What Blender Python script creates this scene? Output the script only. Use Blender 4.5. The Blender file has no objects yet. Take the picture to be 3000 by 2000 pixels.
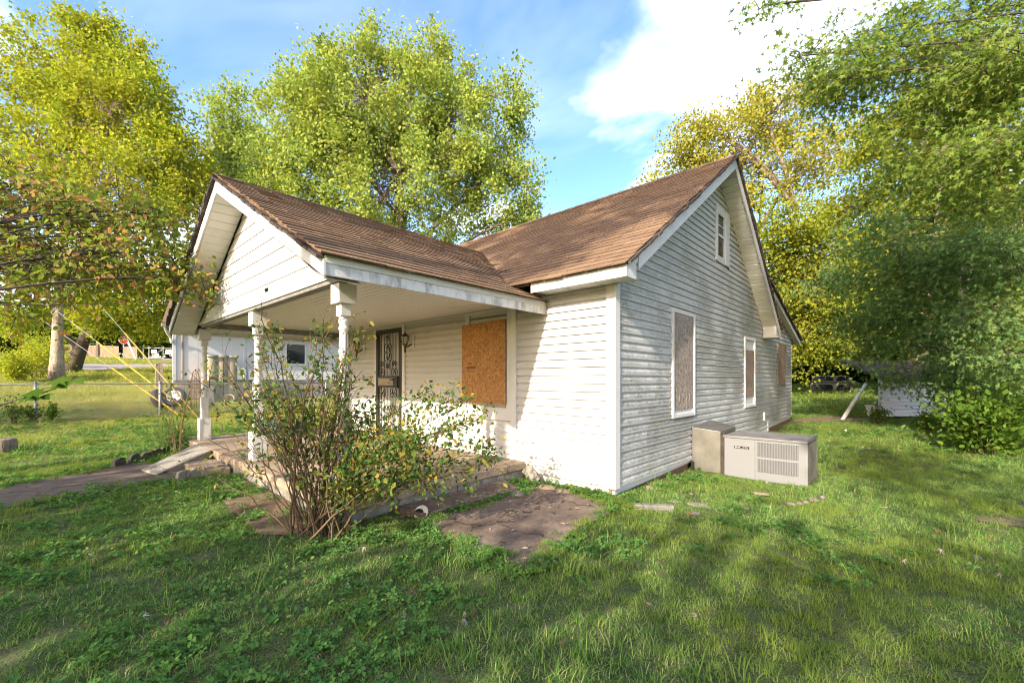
import bpy, bmesh, math, random
import numpy as np
from mathutils import Vector, Matrix
R = math.radians
scene = bpy.context.scene
col = scene.collection
rnd = random.Random(7)

# ------------------------------------------------------------------ camera, sky, sun, exposure
CAM = np.array([2.5668, -4.566, 1.3979]); YAW = 0.7462; FPX = 1257.11; HOR = 1111.87
cam_d = bpy.data.cameras.new('camera'); cam = bpy.data.objects.new('camera', cam_d); col.objects.link(cam)
cam.location = CAM; cam.rotation_euler = (R(90), 0, YAW)
cam_d.sensor_width = 36; cam_d.lens = 36 * FPX / 3000; cam_d.shift_y = (HOR - 1000) / 3000
cam_d.clip_start = 0.05; cam_d.clip_end = 2000
scene.camera = cam

SUN = Vector((-0.175, 1.0, -0.53)).normalized()          # direction the light travels
SUN_EL = math.asin(-SUN.z); SUN_AZ = math.atan2(-SUN.x, -SUN.y)
sun_d = bpy.data.lights.new('sun', 'SUN'); sun_d.energy = 2.05; sun_d.angle = R(0.55); sun_d.color = (1.0, 0.885, 0.73)
sun = bpy.data.objects.new('sun', sun_d); col.objects.link(sun)
sun.rotation_euler = SUN.to_track_quat('-Z', 'Y').to_euler()

world = bpy.data.worlds.new('World'); scene.world = world; world.use_nodes = True
wn = world.node_tree; wn.nodes.clear()
def N(nt, t, **kw):
    n = nt.nodes.new(t)
    for k, v in kw.items():
        if hasattr(n, k) and k not in n.inputs: setattr(n, k, v)
        else: n.inputs[k].default_value = v
    return n
def L(nt, a, b): nt.links.new(a, b)
def ramp(nt, fac, stops, interp='LINEAR'):
    r = nt.nodes.new('ShaderNodeValToRGB'); r.color_ramp.interpolation = interp
    e = r.color_ramp.elements
    while len(e) < len(stops): e.new(0.5)
    for i, (p, c) in enumerate(stops):
        e[i].position = p
        e[i].color = (c, c, c, 1) if isinstance(c, (int, float)) else (*c, 1)
    if fac is not None: L(nt, fac, r.inputs[0])
    return r.outputs[0]
def math_(nt, op, a, b=None, c=None, clamp=False):
    m = nt.nodes.new('ShaderNodeMath'); m.operation = op; m.use_clamp = clamp
    for i, x in enumerate((a, b, c)):
        if x is None: continue
        if isinstance(x, (int, float)): m.inputs[i].default_value = x
        else: L(nt, x, m.inputs[i])
    return m.outputs[0]
def mix(nt, fac, a, b, blend='MIX'):
    m = nt.nodes.new('ShaderNodeMix'); m.data_type = 'RGBA'; m.blend_type = blend; m.clamp_factor = True
    for s, x in ((m.inputs[0], fac), (m.inputs[6], a), (m.inputs[7], b)):
        if isinstance(x, (int, float)): s.default_value = x
        elif isinstance(x, (tuple, list)): s.default_value = (*x, 1) if len(x) == 3 else x
        else: L(nt, x, s)
    return m.outputs[2]
def noise(nt, vec, scale, detail=3, rough=0.55, dist=0.0, stretch=None):
    detail = min(detail, 3) if nt is not wn else detail
    if stretch is not None:
        mp = nt.nodes.new('ShaderNodeMapping'); mp.inputs['Scale'].default_value = stretch
        L(nt, vec, mp.inputs[0]); vec = mp.outputs[0]
    n = nt.nodes.new('ShaderNodeTexNoise'); n.inputs['Scale'].default_value = scale
    n.inputs['Detail'].default_value = detail; n.inputs['Roughness'].default_value = rough
    n.inputs['Distortion'].default_value = dist
    L(nt, vec, n.inputs['Vector']); return n.outputs[0]

sky = N(wn, 'ShaderNodeTexSky', sky_type='NISHITA', sun_disc=False)
sky.sun_elevation = SUN_EL; sky.sun_rotation = SUN_AZ; sky.air_density = 1.0; sky.dust_density = 1.6; sky.ozone_density = 1.2
tc = N(wn, 'ShaderNodeTexCoord'); sep = N(wn, 'ShaderNodeSeparateXYZ'); L(wn, tc.outputs['Generated'], sep.inputs[0])
zz = math_(wn, 'ADD', math_(wn, 'MAXIMUM', sep.outputs[2], 0.0), 0.18)
cmb = N(wn, 'ShaderNodeCombineXYZ'); L(wn, math_(wn, 'DIVIDE', sep.outputs[0], zz), cmb.inputs[0]); L(wn, math_(wn, 'DIVIDE', sep.outputs[1], zz), cmb.inputs[1])
cmb.inputs[2].default_value = 9.7
cl = noise(wn, cmb.outputs[0], 0.95, 6, 0.52, 0.25)
clm = ramp(wn, cl, [(0.54, 0.0), (0.62, 0.4), (0.73, 0.9)], 'EASE')
wisp = ramp(wn, noise(wn, cmb.outputs[0], 0.7, 5, 0.6, 0.5, (1.0, 2.2, 1.0)), [(0.45, 0.0), (0.80, 0.22)])
cm = math_(wn, 'MAXIMUM', clm, wisp)
hs = N(wn, 'ShaderNodeHueSaturation', Hue=0.508, Saturation=1.3, Value=0.76); L(wn, sky.outputs[0], hs.inputs['Color'])
skyc = mix(wn, cm, mix(wn, 1.0, hs.outputs[0], (1.08, 0.95, 0.88), 'MULTIPLY'), (4.2, 4.15, 4.0))
bg = N(wn, 'ShaderNodeBackground', Strength=0.15); L(wn, skyc, bg.inputs[0])
wo = N(wn, 'ShaderNodeOutputWorld'); L(wn, bg.outputs[0], wo.inputs[0])

scene.view_settings.view_transform = 'Standard'; scene.view_settings.look = 'None'
scene.view_settings.exposure = 2.3; scene.view_settings.gamma = 1.0; scene.view_settings.use_curve_mapping = False
scene.cycles.max_bounces = 3; scene.cycles.diffuse_bounces = 2; scene.cycles.glossy_bounces = 2
scene.cycles.transmission_bounces = 2; scene.cycles.use_adaptive_sampling = True; scene.cycles.adaptive_threshold = 0.012; scene.cycles.pixel_filter_type = 'BLACKMAN_HARRIS'; scene.cycles.filter_width = 1.05; world.cycles.sampling_method = 'MANUAL'; world.cycles.sample_map_resolution = 512; scene.cycles.use_denoising = True; scene.cycles.caustics_reflective = False; scene.cycles.caustics_refractive = False

# ------------------------------------------------------------------ placing helpers
FW = np.array([-math.sin(YAW), math.cos(YAW), 0.0]); RT = np.array([math.cos(YAW), math.sin(YAW), 0.0]); UP = np.array([0, 0, 1.0])
def ray(px, py): return FW + RT * ((px - 1500) / FPX) - UP * ((py - HOR) / FPX)
def at(px, py, d): return CAM + d * ray(px, py)
def onZ(px, py, z): r = ray(px, py); return CAM + (z - CAM[2]) / r[2] * r
def onX(px, py, x): r = ray(px, py); return CAM + (x - CAM[0]) / r[0] * r
def onY(px, py, y): r = ray(px, py); return CAM + (y - CAM[1]) / r[1] * r
HX = ([-150, -60, -33, -22, -18, -14.5, -9, 5, 150], [7, 3.7, 1.5, .75, .45, .14, .02, 0, 0.5])
HY = ([-150, -3, 0, 2, 6, 10, 19, 30, 60, 150], [0, 0, 0, -.06, -.03, .1, .85, 1.6, 3, 6])
def sm(x, xs, ys): return np.mean([np.interp(np.asarray(x, float) + o, xs, ys) for o in (-1, -.5, 0, .5, 1)], axis=0)
def ground(x, y): return sm(x, *HX) + sm(y, *HY)
def bump(x, y):
    return 0.018 * np.sin(1.7 * x + 0.6 * y + 1) * np.sin(1.3 * y - 0.4 * x) + 0.012 * np.sin(3.9 * x - 2.2 * y) * np.sin(2.7 * y + 1.1 * x)
def G(px, py):
    r = ray(px, py); ts = np.linspace(0.5, 120, 24000); P = CAM[None] + ts[:, None] * r[None]
    k = np.where(P[:, 2] <= ground(P[:, 0], P[:, 1]))[0]
    p = P[k[0]].copy(); return p

# ------------------------------------------------------------------ mesh helpers
class MB:
    def __init__(s): s.v = []; s.f = []
    def add(s, vs, fs):
        b = len(s.v); s.v += [tuple(map(float, v)) for v in vs]; s.f += [tuple(b + i for i in f) for f in fs]; return s
    def box(s, x0, x1, y0, y1, z0, z1):
        return s.add([(x0, y0, z0), (x1, y0, z0), (x1, y1, z0), (x0, y1, z0), (x0, y0, z1), (x1, y0, z1), (x1, y1, z1), (x0, y1, z1)],
                     [(0, 3, 2, 1), (4, 5, 6, 7), (0, 1, 5, 4), (1, 2, 6, 5), (2, 3, 7, 6), (3, 0, 4, 7)])
    def prism(s, poly, ext):
        n = len(poly); e = np.array(ext, float); a = [np.array(p, float) for p in poly]
        return s.add(a + [p + e for p in a], [tuple(range(n))[::-1], tuple(range(n, 2 * n))] + [(i, (i + 1) % n, n + (i + 1) % n, n + i) for i in range(n)])
    def obox(s, c, ax, ay, az):       # oriented box: centre and three half-vectors
        c, ax, ay, az = [np.array(q, float) for q in (c, ax, ay, az)]
        return s.add([c + i * ax + j * ay + k * az for k in (-1, 1) for i, j in ((-1, -1), (1, -1), (1, 1), (-1, 1))],
                     [(0, 3, 2, 1), (4, 5, 6, 7), (0, 1, 5, 4), (1, 2, 6, 5), (2, 3, 7, 6), (3, 0, 4, 7)])
    def tube(s, path, rad, n=6, cap=True):
        P = [np.array(p, float) for p in path]; m = len(P)
        if not hasattr(rad, '__len__'): rad = [rad] * m
        vs = []; prev = None
        for i in range(m):
            t = P[min(i + 1, m - 1)] - P[max(i - 1, 0)]; t = t / (np.linalg.norm(t) + 1e-9)
            if prev is None:
                a = np.array([0, 0, 1.0]) if abs(t[2]) < 0.9 else np.array([1.0, 0, 0]); u = np.cross(t, a)
            else: u = prev - t * (prev @ t)
            u = u / (np.linalg.norm(u) + 1e-9); prev = u; w = np.cross(t, u)
            for k in range(n):
                an = 2 * math.pi * k / n; vs.append(P[i] + rad[i] * (math.cos(an) * u + math.sin(an) * w))
        fs = [(i * n + k, i * n + (k + 1) % n, (i + 1) * n + (k + 1) % n, (i + 1) * n + k) for i in range(m - 1) for k in range(n)]
        if cap: fs += [tuple(range(n))[::-1], tuple(range((m - 1) * n, m * n))]
        return s.add(vs, fs)
    def lathe(s, prof, c, n=16, cap=True):
        vs = [(c[0] + r * math.cos(2 * math.pi * k / n), c[1] + r * math.sin(2 * math.pi * k / n), c[2] + z) for r, z in prof for k in range(n)]
        m = len(prof)
        fs = [(i * n + k, i * n + (k + 1) % n, (i + 1) * n + (k + 1) % n, (i + 1) * n + k) for i in range(m - 1) for k in range(n)]
        if cap: fs += [tuple(range(n))[::-1], tuple(range((m - 1) * n, m * n))]
        return s.add(vs, fs)
    def rock(s, c, r, seed, flat=(1, 1, .6), rough=.22, sub=2):
        bm = bmesh.new(); bmesh.ops.create_icosphere(bm, subdivisions=sub, radius=1); g = np.random.default_rng(seed)
        d = g.normal(size=(7, 3)); d /= np.linalg.norm(d, axis=1)[:, None]; o = g.uniform(.55, .85, 7)
        bm.verts.ensure_lookup_table(); V = np.array([v.co for v in bm.verts])
        for k in range(7):
            t = V @ d[k] - o[k]; V = V - np.maximum(t, 0)[:, None] * d[k] * 0.9
        V = V * (1 + g.normal(size=len(V))[:, None] * rough * .12)
        vs = [np.array(c) + r * V[i] * np.array(flat) for i in range(len(V))]
        fs = [tuple(v.index for v in f.verts) for f in bm.faces]; bm.free(); return s.add(vs, fs)
    def build(s, name, mat, parent=None, smooth=False, bevel=0.0):
        o = np.array(root_loc(parent)); me = bpy.data.meshes.new(name)
        me.from_pydata([tuple(np.array(v) - o) for v in s.v], [], s.f); me.update()
        if mat: me.materials.append(mat)
        if smooth: me.polygons.foreach_set('use_smooth', [True] * len(me.polygons))
        ob = bpy.data.objects.new(name, me); col.objects.link(ob)
        if parent is not None: ob.parent = parent
        if bevel > 0:
            b = ob.modifiers.new('bevel', 'BEVEL'); b.width = bevel; b.segments = 2; b.limit_method = 'ANGLE'; b.angle_limit = R(40)
        return ob
def root_loc(p):
    l = Vector((0, 0, 0))
    while p is not None: l += p.location; p = p.parent
    return l
def tag(o, label=None, cat=None, group=None, kind=None):
    if label: o['label'] = label
    if cat: o['category'] = cat
    if group: o['group'] = group
    if kind: o['kind'] = kind
    return o
def thing(name, loc, label, cat, group=None):
    o = bpy.data.objects.new(name, None); o.empty_display_size = .1; col.objects.link(o); o.location = tuple(float(c) for c in loc); return tag(o, label, cat, group)
def place(name, mesh, loc, parent, scale=(1, 1, 1), rot=(0, 0, 0)):
    ob = bpy.data.objects.new(name, mesh); col.objects.link(ob)
    l = Vector([float(c) for c in loc]) - root_loc(parent); ob.parent = parent
    ob.location = l; ob.scale = scale; ob.rotation_euler = rot; return ob
def text_mesh(name, body, size, M, mat, parent, ext=0.001, align='CENTER'):
    cu = bpy.data.curves.new(name, 'FONT'); cu.body = body; cu.size = size; cu.extrude = ext; cu.align_x = align; cu.align_y = 'CENTER'
    tmp = bpy.data.objects.new(name + '_t', cu); col.objects.link(tmp)
    me = bpy.data.meshes.new_from_object(tmp.evaluated_get(bpy.context.evaluated_depsgraph_get())); me.name = name
    bpy.data.objects.remove(tmp); bpy.data.curves.remove(cu)
    me.transform(M); o = root_loc(parent); me.transform(Matrix.Translation(-o)); me.materials.clear(); me.materials.append(mat)
    ob = bpy.data.objects.new(name, me); col.objects.link(ob); ob.parent = parent; return ob
def frameM(c, x, y):
    x = Vector(x).normalized(); y = Vector(y).normalized(); z = x.cross(y)
    return Matrix(((x.x, y.x, z.x, c[0]), (x.y, y.y, z.y, c[1]), (x.z, y.z, z.z, c[2]), (0, 0, 0, 1)))

# ------------------------------------------------------------------ materials
def newmat(name):
    m = bpy.data.materials.new(name); m.use_nodes = True; nt = m.node_tree; nt.nodes.clear()
    b = nt.nodes.new('ShaderNodeBsdfPrincipled'); o = nt.nodes.new('ShaderNodeOutputMaterial'); L(nt, b.outputs[0], o.inputs[0])
    g = nt.nodes.new('ShaderNodeNewGeometry'); b.inputs['Specular IOR Level'].default_value = .3
    return m, nt, b, g.outputs['Position']
def bumpit(nt, b, h, strength=.3, dist=.01):
    n = nt.nodes.new('ShaderNodeBump'); n.inputs['Strength'].default_value = strength; n.inputs['Distance'].default_value = dist
    L(nt, h, n.inputs['Height']); L(nt, n.outputs[0], b.inputs['Normal'])
def simple(name, c1, c2=None, scale=6, rough=.7, detail=4, metal=0, bump=0, stretch=None, lo=.35, hi=.65, rnd_obj=0, bd=.004):
    m, nt, b, pos = newmat(name); c2 = c2 or tuple(x * .8 for x in c1)
    nz = noise(nt, pos, scale, detail, .6, 0, stretch)
    c = ramp(nt, nz, [(lo, c1), (hi, c2)])
    if rnd_obj:
        oi = nt.nodes.new('ShaderNodeObjectInfo'); v = math_(nt, 'MULTIPLY_ADD', oi.outputs['Random'], 2 * rnd_obj, 1 - rnd_obj)
        hsv = nt.nodes.new('ShaderNodeHueSaturation'); L(nt, c, hsv.inputs['Color']); L(nt, v, hsv.inputs['Value']); c = hsv.outputs[0]
    L(nt, c, b.inputs['Base Color']); b.inputs['Roughness'].default_value = rough; b.inputs['Metallic'].default_value = metal
    if bump: bumpit(nt, b, nz, bump, bd)
    return m
def siding_mat(name, heavy, white=(.55, .54, .515)):
    m, nt, b, pos = newmat(name)
    sp = nt.nodes.new('ShaderNodeSeparateXYZ'); L(nt, pos, sp.inputs[0])
    big = noise(nt, pos, .75 if heavy else 1.1, 4, .6, .4, (1, 1, 1.2))
    mid = noise(nt, pos, 3.2, 4, .65, 0, (1, 1, 2.2))
    fine = noise(nt, pos, 40, 5, .75, 0, (.5, .5, 1.5))
    fr = math_(nt, 'FRACT', math_(nt, 'DIVIDE', math_(nt, 'SUBTRACT', sp.outputs[2], .10), .1030))
    band = ramp(nt, fr, [(0, .10), (.22, .25), (.42, 1), (.80, 1), (1, .65)])
    if heavy:
        hz = ramp(nt, math_(nt, 'MULTIPLY', sp.outputs[2], .2), [(0, .75), (.10, .95), (.40, 1), (.60, .85), (.72, .45), (1, .12)])
        bl = ramp(nt, math_(nt, 'ADD', big, math_(nt, 'MULTIPLY', math_(nt, 'SUBTRACT', mid, .5), .45)), [(.30, .12), (.70, 1)])
        dens = math_(nt, 'MULTIPLY', math_(nt, 'MULTIPLY', bl, hz), band)
        thr = ramp(nt, math_(nt, 'ADD', fine, math_(nt, 'MULTIPLY', dens, .50)), [(.60, 0), (.90, .9)])
        thr = math_(nt, 'MULTIPLY', thr, .95)
        dirt = ramp(nt, mid, [(.35, (.105, .10, .085)), (.6, (.17, .165, .135)), (.75, (.27, .27, .17))])
        soft = math_(nt, 'MULTIPLY', dens, .20)
    else:
        dens = math_(nt, 'MULTIPLY', ramp(nt, math_(nt, 'ADD', math_(nt, 'MULTIPLY', big, .6), math_(nt, 'MULTIPLY', mid, .4)), [(.50, 0), (.70, 1)]), band)
        thr = math_(nt, 'MULTIPLY', ramp(nt, math_(nt, 'ADD', fine, math_(nt, 'MULTIPLY', dens, .34)), [(.62, 0), (.86, 1)]), .55)
        dirt = ramp(nt, mid, [(.35, (.24, .23, .20)), (.7, (.34, .33, .27))]); soft = math_(nt, 'MULTIPLY', dens, .22)
    base = mix(nt, noise(nt, pos, 2.5, 3), white, tuple(x * .9 for x in white))
    c = mix(nt, soft, base, dirt); c = mix(nt, thr, c, dirt)
    L(nt, c, b.inputs['Base Color']); b.inputs['Roughness'].default_value = .5
    return m
def trim_mat(name, c=(.78, .775, .75), dirt=(.35, .33, .30), amt=.35, scale=7, lo=.55, hi=.8, stretch=(1, 1, 1), rough=.45):
    m, nt, b, pos = newmat(name)
    a = ramp(nt, noise(nt, pos, scale, 5, .65, 0, stretch), [(lo, 0), (hi, amt)])
    f = ramp(nt, noise(nt, pos, 60, 4, .7), [(.3, .3), (.65, 1)])
    L(nt, mix(nt, math_(nt, 'MULTIPLY', a, f), c, dirt), b.inputs['Base Color']); b.inputs['Roughness'].default_value = rough
    return m
def sunlit_yard_mask(nt, pos):  # paints the left yard's sunlit yellow into the grass and soil colour
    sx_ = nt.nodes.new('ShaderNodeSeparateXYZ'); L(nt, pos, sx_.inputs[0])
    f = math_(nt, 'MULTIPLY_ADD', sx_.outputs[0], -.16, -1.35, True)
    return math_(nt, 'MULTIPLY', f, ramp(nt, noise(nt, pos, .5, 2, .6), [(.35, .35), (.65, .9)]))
def leaf_mat(name, cols, patch=None, trans=.35, rough=.5, pscale=.5, gloss=False, sun_tint=None):
    m = bpy.data.materials.new(name); m.use_nodes = True; nt = m.node_tree; nt.nodes.clear()
    g = nt.nodes.new('ShaderNodeNewGeometry')
    c = ramp(nt, g.outputs['Random Per Island'], [(i / (len(cols) - 1), k) for i, k in enumerate(cols)])
    if patch:
        n = noise(nt, g.outputs['Position'], pscale, 1, .6)
        c = mix(nt, ramp(nt, n, [(.42, 0), (.64, .8)]), c, mix(nt, g.outputs['Random Per Island'], patch, tuple(x * .7 for x in patch)))
    if sun_tint:
        c = mix(nt, sunlit_yard_mask(nt, g.outputs['Position']), c, sun_tint)
    d = nt.nodes.new('ShaderNodeBsdfDiffuse'); t = nt.nodes.new('ShaderNodeBsdfTranslucent'); gl = nt.nodes.new('ShaderNodeBsdfGlossy')
    gl.inputs['Roughness'].default_value = rough; gl.inputs[0].default_value = (.9, .95, 1, 1)
    L(nt, c, d.inputs[0]); L(nt, mix(nt, 1.0, c, (1.0, 1.05, .55), 'MULTIPLY'), t.inputs[0])
    ms = nt.nodes.new('ShaderNodeMixShader'); ms.inputs[0].default_value = trans; L(nt, d.outputs[0], ms.inputs[1]); L(nt, t.outputs[0], ms.inputs[2])
    if not gloss:
        o = nt.nodes.new('ShaderNodeOutputMaterial'); L(nt, ms.outputs[0], o.inputs[0]); return m
    m2 = nt.nodes.new('ShaderNodeMixShader'); m2.inputs[0].default_value = .05; L(nt, ms.outputs[0], m2.inputs[1]); L(nt, gl.outputs[0], m2.inputs[2])
    o = nt.nodes.new('ShaderNodeOutputMaterial'); L(nt, m2.outputs[0], o.inputs[0]); return m

M = {}
M['siding'] = siding_mat('siding_front', False)
M['siding_mossy'] = siding_mat('siding_mossy', True)
M['trim'] = trim_mat('white_trim', (.62, .605, .575))
M['fascia_stained'] = trim_mat('stained_fascia', (.72, .70, .67), (.22, .19, .20), .9, 9, .46, .68, (1, 1, .35))
M['soffit'] = trim_mat('soffit_vinyl', (.66, .65, .60), (.3, .29, .25), .3, 5)
M['ceiling'] = trim_mat('porch_ceiling_paint', (.70, .67, .60), (.45, .42, .36), .3, 4)
M['beam_grey'] = simple('grey_beam', (.16, .155, .15), (.24, .23, .21), 8, .7)
M['wood_bare'] = simple('bare_wood', (.40, .33, .25), (.28, .22, .16), 5, .8, stretch=(1, 1, 8))
M['found_brown'] = simple('brown_foundation', (.26, .15, .085), (.17, .10, .06), 5, .9, bump=.3)
M['block'] = simple('concrete_block', (.26, .235, .20), (.15, .14, .11), 9, .95, 6, bump=.5, rnd_obj=.12)
M['block_grey'] = simple('grey_block', (.34, .31, .28), (.20, .18, .15), 7, .95, 6, bump=.4, rnd_obj=.15)
def concrete_mat(name, c1, c2, c3):
    m, nt, b, pos = newmat(name)
    n1 = noise(nt, pos, 1.6, 5, .6, .3); n2 = noise(nt, pos, 26, 5, .7); n3 = noise(nt, pos, 120, 2, .5)
    c = ramp(nt, math_(nt, 'ADD', math_(nt, 'MULTIPLY', n1, .7), math_(nt, 'MULTIPLY', noise(nt, pos, 7, 3, .6), .3)), [(.36, c1), (.50, c2), (.62, c3)]); c = mix(nt, ramp(nt, n2, [(.35, .55), (.65, 0)]), c, tuple(x * .45 for x in c2))
    vo = nt.nodes.new('ShaderNodeTexVoronoi'); vo.feature = 'DISTANCE_TO_EDGE'; vo.inputs['Scale'].default_value = .9; wv = nt.nodes.new('ShaderNodeVectorMath'); wv.operation = 'ADD'
    nv = nt.nodes.new('ShaderNodeTexNoise'); nv.inputs['Scale'].default_value = 5; L(nt, pos, nv.inputs['Vector']); sc0 = nt.nodes.new('ShaderNodeVectorMath'); sc0.operation = 'SCALE'; sc0.inputs['Scale'].default_value = .35; L(nt, nv.outputs['Color'], sc0.inputs[0])
    L(nt, pos, wv.inputs[0]); L(nt, sc0.outputs[0], wv.inputs[1]); L(nt, wv.outputs[0], vo.inputs['Vector'])
    c = mix(nt, ramp(nt, vo.outputs['Distance'], [(.004, .8), (.014, 0)]), c, tuple(x * .25 for x in c1))
    c = mix(nt, ramp(nt, n3, [(.62, 0), (.74, .45)]), c, tuple(x * 1.7 for x in c2))
    L(nt, c, b.inputs['Base Color']); b.inputs['Roughness'].default_value = .92; bumpit(nt, b, math_(nt, 'ADD', n2, math_(nt, 'MULTIPLY', n3, .4)), .5, .006); return m
M['slab'] = concrete_mat('porch_concrete', (.30, .22, .15), (.38, .29, .20), (.26, .20, .15))
M['patio'] = concrete_mat('patio_concrete', (.12, .085, .065), (.17, .125, .095), (.26, .20, .145))
M['ramp'] = concrete_mat('ramp_concrete', (.26, .24, .20), (.33, .30, .25), (.19, .17, .14))
M['walk'] = concrete_mat('walk_concrete', (.10, .075, .058), (.15, .115, .085), (.085, .065, .045))
M['edging'] = concrete_mat('edging_concrete', (.23, .215, .185), (.30, .28, .24), (.16, .15, .12))
M['edging_dark'] = concrete_mat('edging_dark_concrete', (.075, .07, .058), (.12, .11, .09), (.06, .06, .045))
M['stone'] = concrete_mat('field_stone', (.17, .15, .125), (.23, .20, .165), (.12, .11, .085))
M['stone_tan'] = concrete_mat('tan_stone', (.22, .17, .11), (.28, .22, .145), (.16, .125, .08))
def shingle_mat():
    m, nt, b, pos = newmat('brown_shingles')
    oi = nt.nodes.new('ShaderNodeObjectInfo'); g = nt.nodes.new('ShaderNodeNewGeometry')
    n1 = noise(nt, pos, .9, 4, .6); n2 = noise(nt, pos, 70, 3, .7)
    rv = math_(nt, 'ADD', math_(nt, 'MULTIPLY', oi.outputs['Random'], .5), math_(nt, 'MULTIPLY', g.outputs['Random Per Island'], .5))
    c = ramp(nt, rv, [(0, (.14, .088, .052)), (.5, (.215, .135, .075)), (1, (.30, .195, .11))])
    c = mix(nt, ramp(nt, n1, [(.4, 0), (.7, .6)]), c, (.16, .10, .065)); c = mix(nt, ramp(nt, n2, [(.3, .55), (.6, 0)]), c, (.07, .045, .035))
    lich = math_(nt, 'MULTIPLY', ramp(nt, noise(nt, pos, 34, 2, .5), [(.64, 0), (.70, 1)]), ramp(nt, noise(nt, pos, 1.4, 2), [(.5, 0), (.62, .8)]))
    c = mix(nt, lich, c, (.42, .26, .09))
    L(nt, c, b.inputs['Base Color']); b.inputs['Roughness'].default_value = .93; bumpit(nt, b, n2, .5, .004); return m
M['shingle'] = shingle_mat()
M['deck_edge'] = simple('dark_roof_edge', (.05, .04, .035), (.09, .07, .055), 12, .9)
def osb_mat(name, light, dark, speck):
    m, nt, b, pos = newmat(name)
    def vor(scale, stretch, rotz):
        mp = nt.nodes.new('ShaderNodeMapping'); mp.inputs['Scale'].default_value = stretch; mp.inputs['Rotation'].default_value = rotz
        L(nt, pos, mp.inputs[0]); v = nt.nodes.new('ShaderNodeTexVoronoi'); v.inputs['Scale'].default_value = scale; L(nt, mp.outputs[0], v.inputs[0])
        s = nt.nodes.new('ShaderNodeSeparateColor'); L(nt, v.outputs['Color'], s.inputs[0]); return s.outputs[0]
    a = vor(38, (1, 1, .6), (0, .6, .4)); bb = vor(44, (.6, .6, 1), (.3, -.5, .2))
    f = math_(nt, 'ADD', math_(nt, 'MULTIPLY', a, .5), math_(nt, 'MULTIPLY', bb, .5))
    c = ramp(nt, f, [(.1, dark), (.5, light), (.95, tuple(min(1, x * 1.35) for x in light))])
    c = mix(nt, ramp(nt, noise(nt, pos, 80, 4, .7), [(.28, .75), (.5, 0)]), c, speck)
    c = mix(nt, ramp(nt, noise(nt, pos, 1.5, 3), [(.35, .35), (.65, 0)]), c, dark)
    L(nt, c, b.inputs['Base Color']); b.inputs['Roughness'].default_value = .8; bumpit(nt, b, f, .3, .003); return m
M['osb'] = osb_mat('fresh_strand_board', (.46, .235, .088), (.30, .135, .045), (.15, .06, .02))
M['osb_grey'] = osb_mat('weathered_strand_board', (.33, .28, .23), (.17, .125, .10), (.06, .045, .035))
M['osb_tan'] = osb_mat('tan_strand_board', (.30, .22, .16), (.19, .135, .10), (.10, .07, .05))
M['ink'] = simple('black_stamp_ink', (.035, .022, .012), None, 30)
M['iron'] = simple('dark_iron', (.03, .025, .022), (.05, .04, .035), 20, .45, metal=.3)
M['bronze'] = simple('aged_bronze', (.10, .07, .045), (.055, .04, .03), 25, .5, metal=.4)
M['glass_dark'] = simple('dark_window_glass', (.02, .024, .026), (.035, .04, .04), 3, .06)
M['glass_frost'] = simple('frosted_lantern_glass', (.42, .40, .34), (.32, .30, .25), 9, .25)
M['grey_door'] = simple('painted_inner_door', (.50, .50, .48), (.40, .40, .39), 3, .35)
M['ac_paint'] = trim_mat('ac_grey_paint', (.205, .21, .215), (.20, .17, .14), .5, 5, .55, .8)
M['ac_top'] = trim_mat('ac_top_paint', (.20, .20, .195), (.12, .09, .07), .8, 4, .45, .65)
M['ac_slot'] = simple('ac_slot_dark', (.10, .10, .10), None, 20)
M['galv'] = simple('galvanised_duct', (.30, .29, .26), (.20, .19, .165), 4, .42, 5, metal=.75, lo=.3, hi=.7)
M['coil'] = simple('rusty_coil', (.20, .13, .075), (.30, .22, .14), 60, .7)
M['rust'] = simple('rust', (.13, .05, .02), (.2, .08, .03), 30, .9)
M['label_black'] = simple('label_black', (.02, .02, .02), None, 5, .4)
M['label_white'] = simple('label_white', (.75, .72, .72), None, 5, .5)
M['label_pink'] = simple('label_pink', (.62, .45, .46), None, 5, .5)
M['fence_metal'] = simple('galvanised_fence', (.36, .36, .34), (.26, .26, .24), 9, .5, metal=.5)
M['yellow'] = simple('yellow_guard', (.58, .34, .03), (.45, .25, .02), 4, .4)
M['guard_olive'] = simple('olive_guard', (.30, .22, .05), (.22, .16, .04), 4, .5)
M['wire'] = simple('steel_strand', (.42, .42, .42), None, 9, .4, metal=.6)
M['rubber'] = simple('tyre_rubber', (.035, .034, .033), (.065, .06, .055), 18, .85)
M['rim'] = simple('alloy_rim', (.66, .65, .63), (.5, .49, .47), 9, .35, metal=.3)
M['cabinet'] = simple('beige_plastic', (.38, .32, .23), (.32, .27, .19), 2, .5)
M['cabinet_lid'] = simple('sage_plastic', (.30, .33, .28), None, 3, .5)
M['terracotta'] = simple('terracotta', (.46, .26, .14), (.38, .22, .13), 9, .85)
M['pot_pale'] = simple('pale_pot', (.48, .40, .29), (.36, .30, .21), 9, .85)
M['plastic_red'] = simple('red_plastic', (.55, .05, .03), None, 5, .4)
M['wood_grey'] = simple('grey_wood', (.30, .24, .18), (.20, .16, .12), 4, .85, stretch=(1, 1, 10))
M['wood_brown'] = simple('brown_fence_wood', (.30, .21, .14), (.19, .13, .085), 3, .85, stretch=(4, 4, .5))
M['bark'] = simple('grey_bark', (.25, .20, .15), (.12, .095, .07), 5, .95, 6, bump=.8, stretch=(3, 3, .8), bd=.03)
M['bark_pale'] = simple('pale_bark', (.42, .34, .25), (.20, .16, .115), 4, .95, 6, bump=.8, stretch=(2.5, 2.5, .9), bd=.03)
M['bark_dark'] = simple('dark_bark', (.095, .075, .06), (.055, .045, .035), 6, .95, 6, bump=.8, stretch=(3, 3, .7), bd=.02)
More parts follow.
